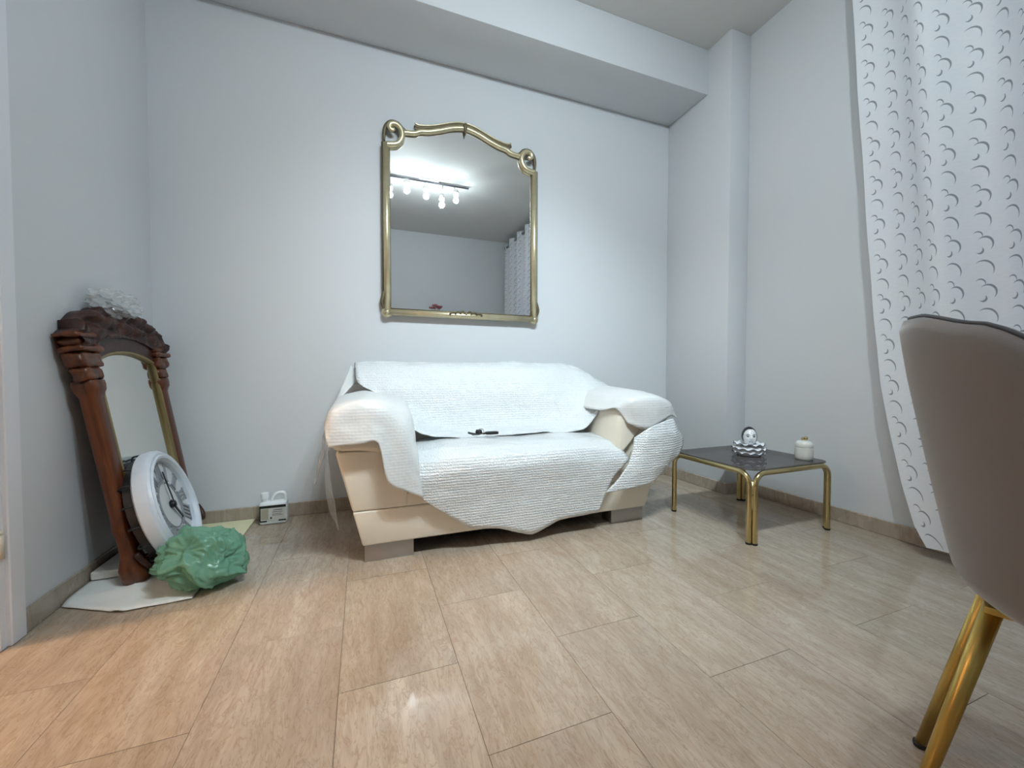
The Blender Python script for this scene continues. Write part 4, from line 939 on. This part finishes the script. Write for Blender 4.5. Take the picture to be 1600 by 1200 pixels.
grid_mesh('inner_pad', rows, 'velvet', chn, closed_u=True, world=False)
bm_obj('piping', tube(bmesh.new(), ringpts(1.0, lambda th: rim(th) + 0.004, 0.021), 0.0035, 6, closed=True), 'piping_grey', chn, True, False)
bm = box(bmesh.new(), (-0.19, -0.075, 0.400), (0.19, 0.075, 0.4135), 0.004); bm_obj('leg_plate', bm, 'gold_satin', chn, True, False, 40)
for sx_ in (-1, 1):
    for sy_ in (-1, 1):
        a = Vector((sx_ * 0.178, sy_ * 0.05, 0.408)); b = Vector((sx_ * 0.268, sy_ * 0.11, 0.004))
        lg = bm_obj('leg', tube(bmesh.new(), [a, a + (b - a) * 0.5, b], [0.0135, 0.0120, 0.0095], 14), 'gold_satin', chn, True, False)
        bm_obj('foot_cap', lathe(bmesh.new(), [(0, 0), (0.0105, 0), (0.0115, 0.004), (0.0115, 0.010), (0, 0.010)], 14, tuple(b - Vector((0, 0, 0.004)))), 'rubber', lg, True, False)

# ================================================================== behind the camera, glimpsed in the wall mirror: flowers on a tall cabinet
kx0, kx1, ky0, ky1, kh = 0.72, 1.42, YR + 0.012, YR + 0.40, 1.47
cb = thing('tall_cabinet', 'tall white two-door cabinet against the rear wall', 'cabinet', ((kx0 + kx1) / 2, (ky0 + ky1) / 2, 0))
mkbox('body', (kx0, ky0, 0.0), (kx1, ky1, kh), 'cabinet_white', cb, 0.004)
mid = (kx0 + kx1) / 2
for x0, x1, hx in ((kx0 + 0.006, mid - 0.002, mid - 0.03), (mid + 0.002, kx1 - 0.006, mid + 0.03)):
    dr = mkbox('door', (x0, ky1 + 0.001, 0.08), (x1, ky1 + 0.019, kh - 0.01), 'cabinet_white', cb, 0.003)
    bm_obj('knob', lathe(bmesh.new(), [(0, -0.022), (0.010, -0.020), (0.012, -0.012), (0.005, -0.006), (0.005, 0.0), (0, 0)], 14, (hx, ky1 + 0.019, 0.8), 'Y'), 'brass', dr, True)
vx, vy = 1.07, -1.20
va = thing('flower_vase', 'white vase of pink flowers on the tall cabinet, peeking into the gilt mirror', 'vase', (vx, vy, kh))
bm_obj('vase', lathe(bmesh.new(), [(0, 0.0005), (0.045, 0.0005), (0.06, 0.05), (0.055, 0.11), (0.03, 0.16), (0.035, 0.19), (0.028, 0.188), (0.024, 0.16), (0, 0.12)], 28, (vx, vy, kh)), 'porcelain', va, True)
for k_ in range(7):
    a = 2 * PI * k_ / 7; rr = 0.03 + 0.07 * (k_ % 3) / 2; hz = 0.33 + 0.03 * ((k_ * 5) % 4) / 3
    tp = Vector((vx + rr * math.cos(a) * 1.3, vy + rr * math.sin(a), kh + hz))
    st = bm_obj('stem', tube(bmesh.new(), catmull([(vx, vy, kh + 0.14), (vx + 0.3 * (tp.x - vx), vy + 0.3 * (tp.y - vy), kh + 0.23), tp], 4), 0.003, 6), 'leaf_green', va, True)
    bm = bmesh.new()
    for q in range(12):
        b = 2 * PI * q / 6 + (0.5 if q > 5 else 0); up = 0.2 + 0.6 * (q > 5)
        mt = Matrix.Translation(tp + Vector((math.cos(b) * 0.020, math.sin(b) * 0.020, 0.008 * (q > 5)))) @ Matrix.Rotation(b, 4, 'Z') @ Matrix.Rotation(-up, 4, 'Y') @ Matrix.Diagonal((0.022, 0.013, 0.005, 1))
        bmesh.ops.create_uvsphere(bm, u_segments=8, v_segments=6, radius=1.0, matrix=mt)
    bm_obj('blossom', bm, 'petal_pink', st, True)
bpy.context.view_layer.update()
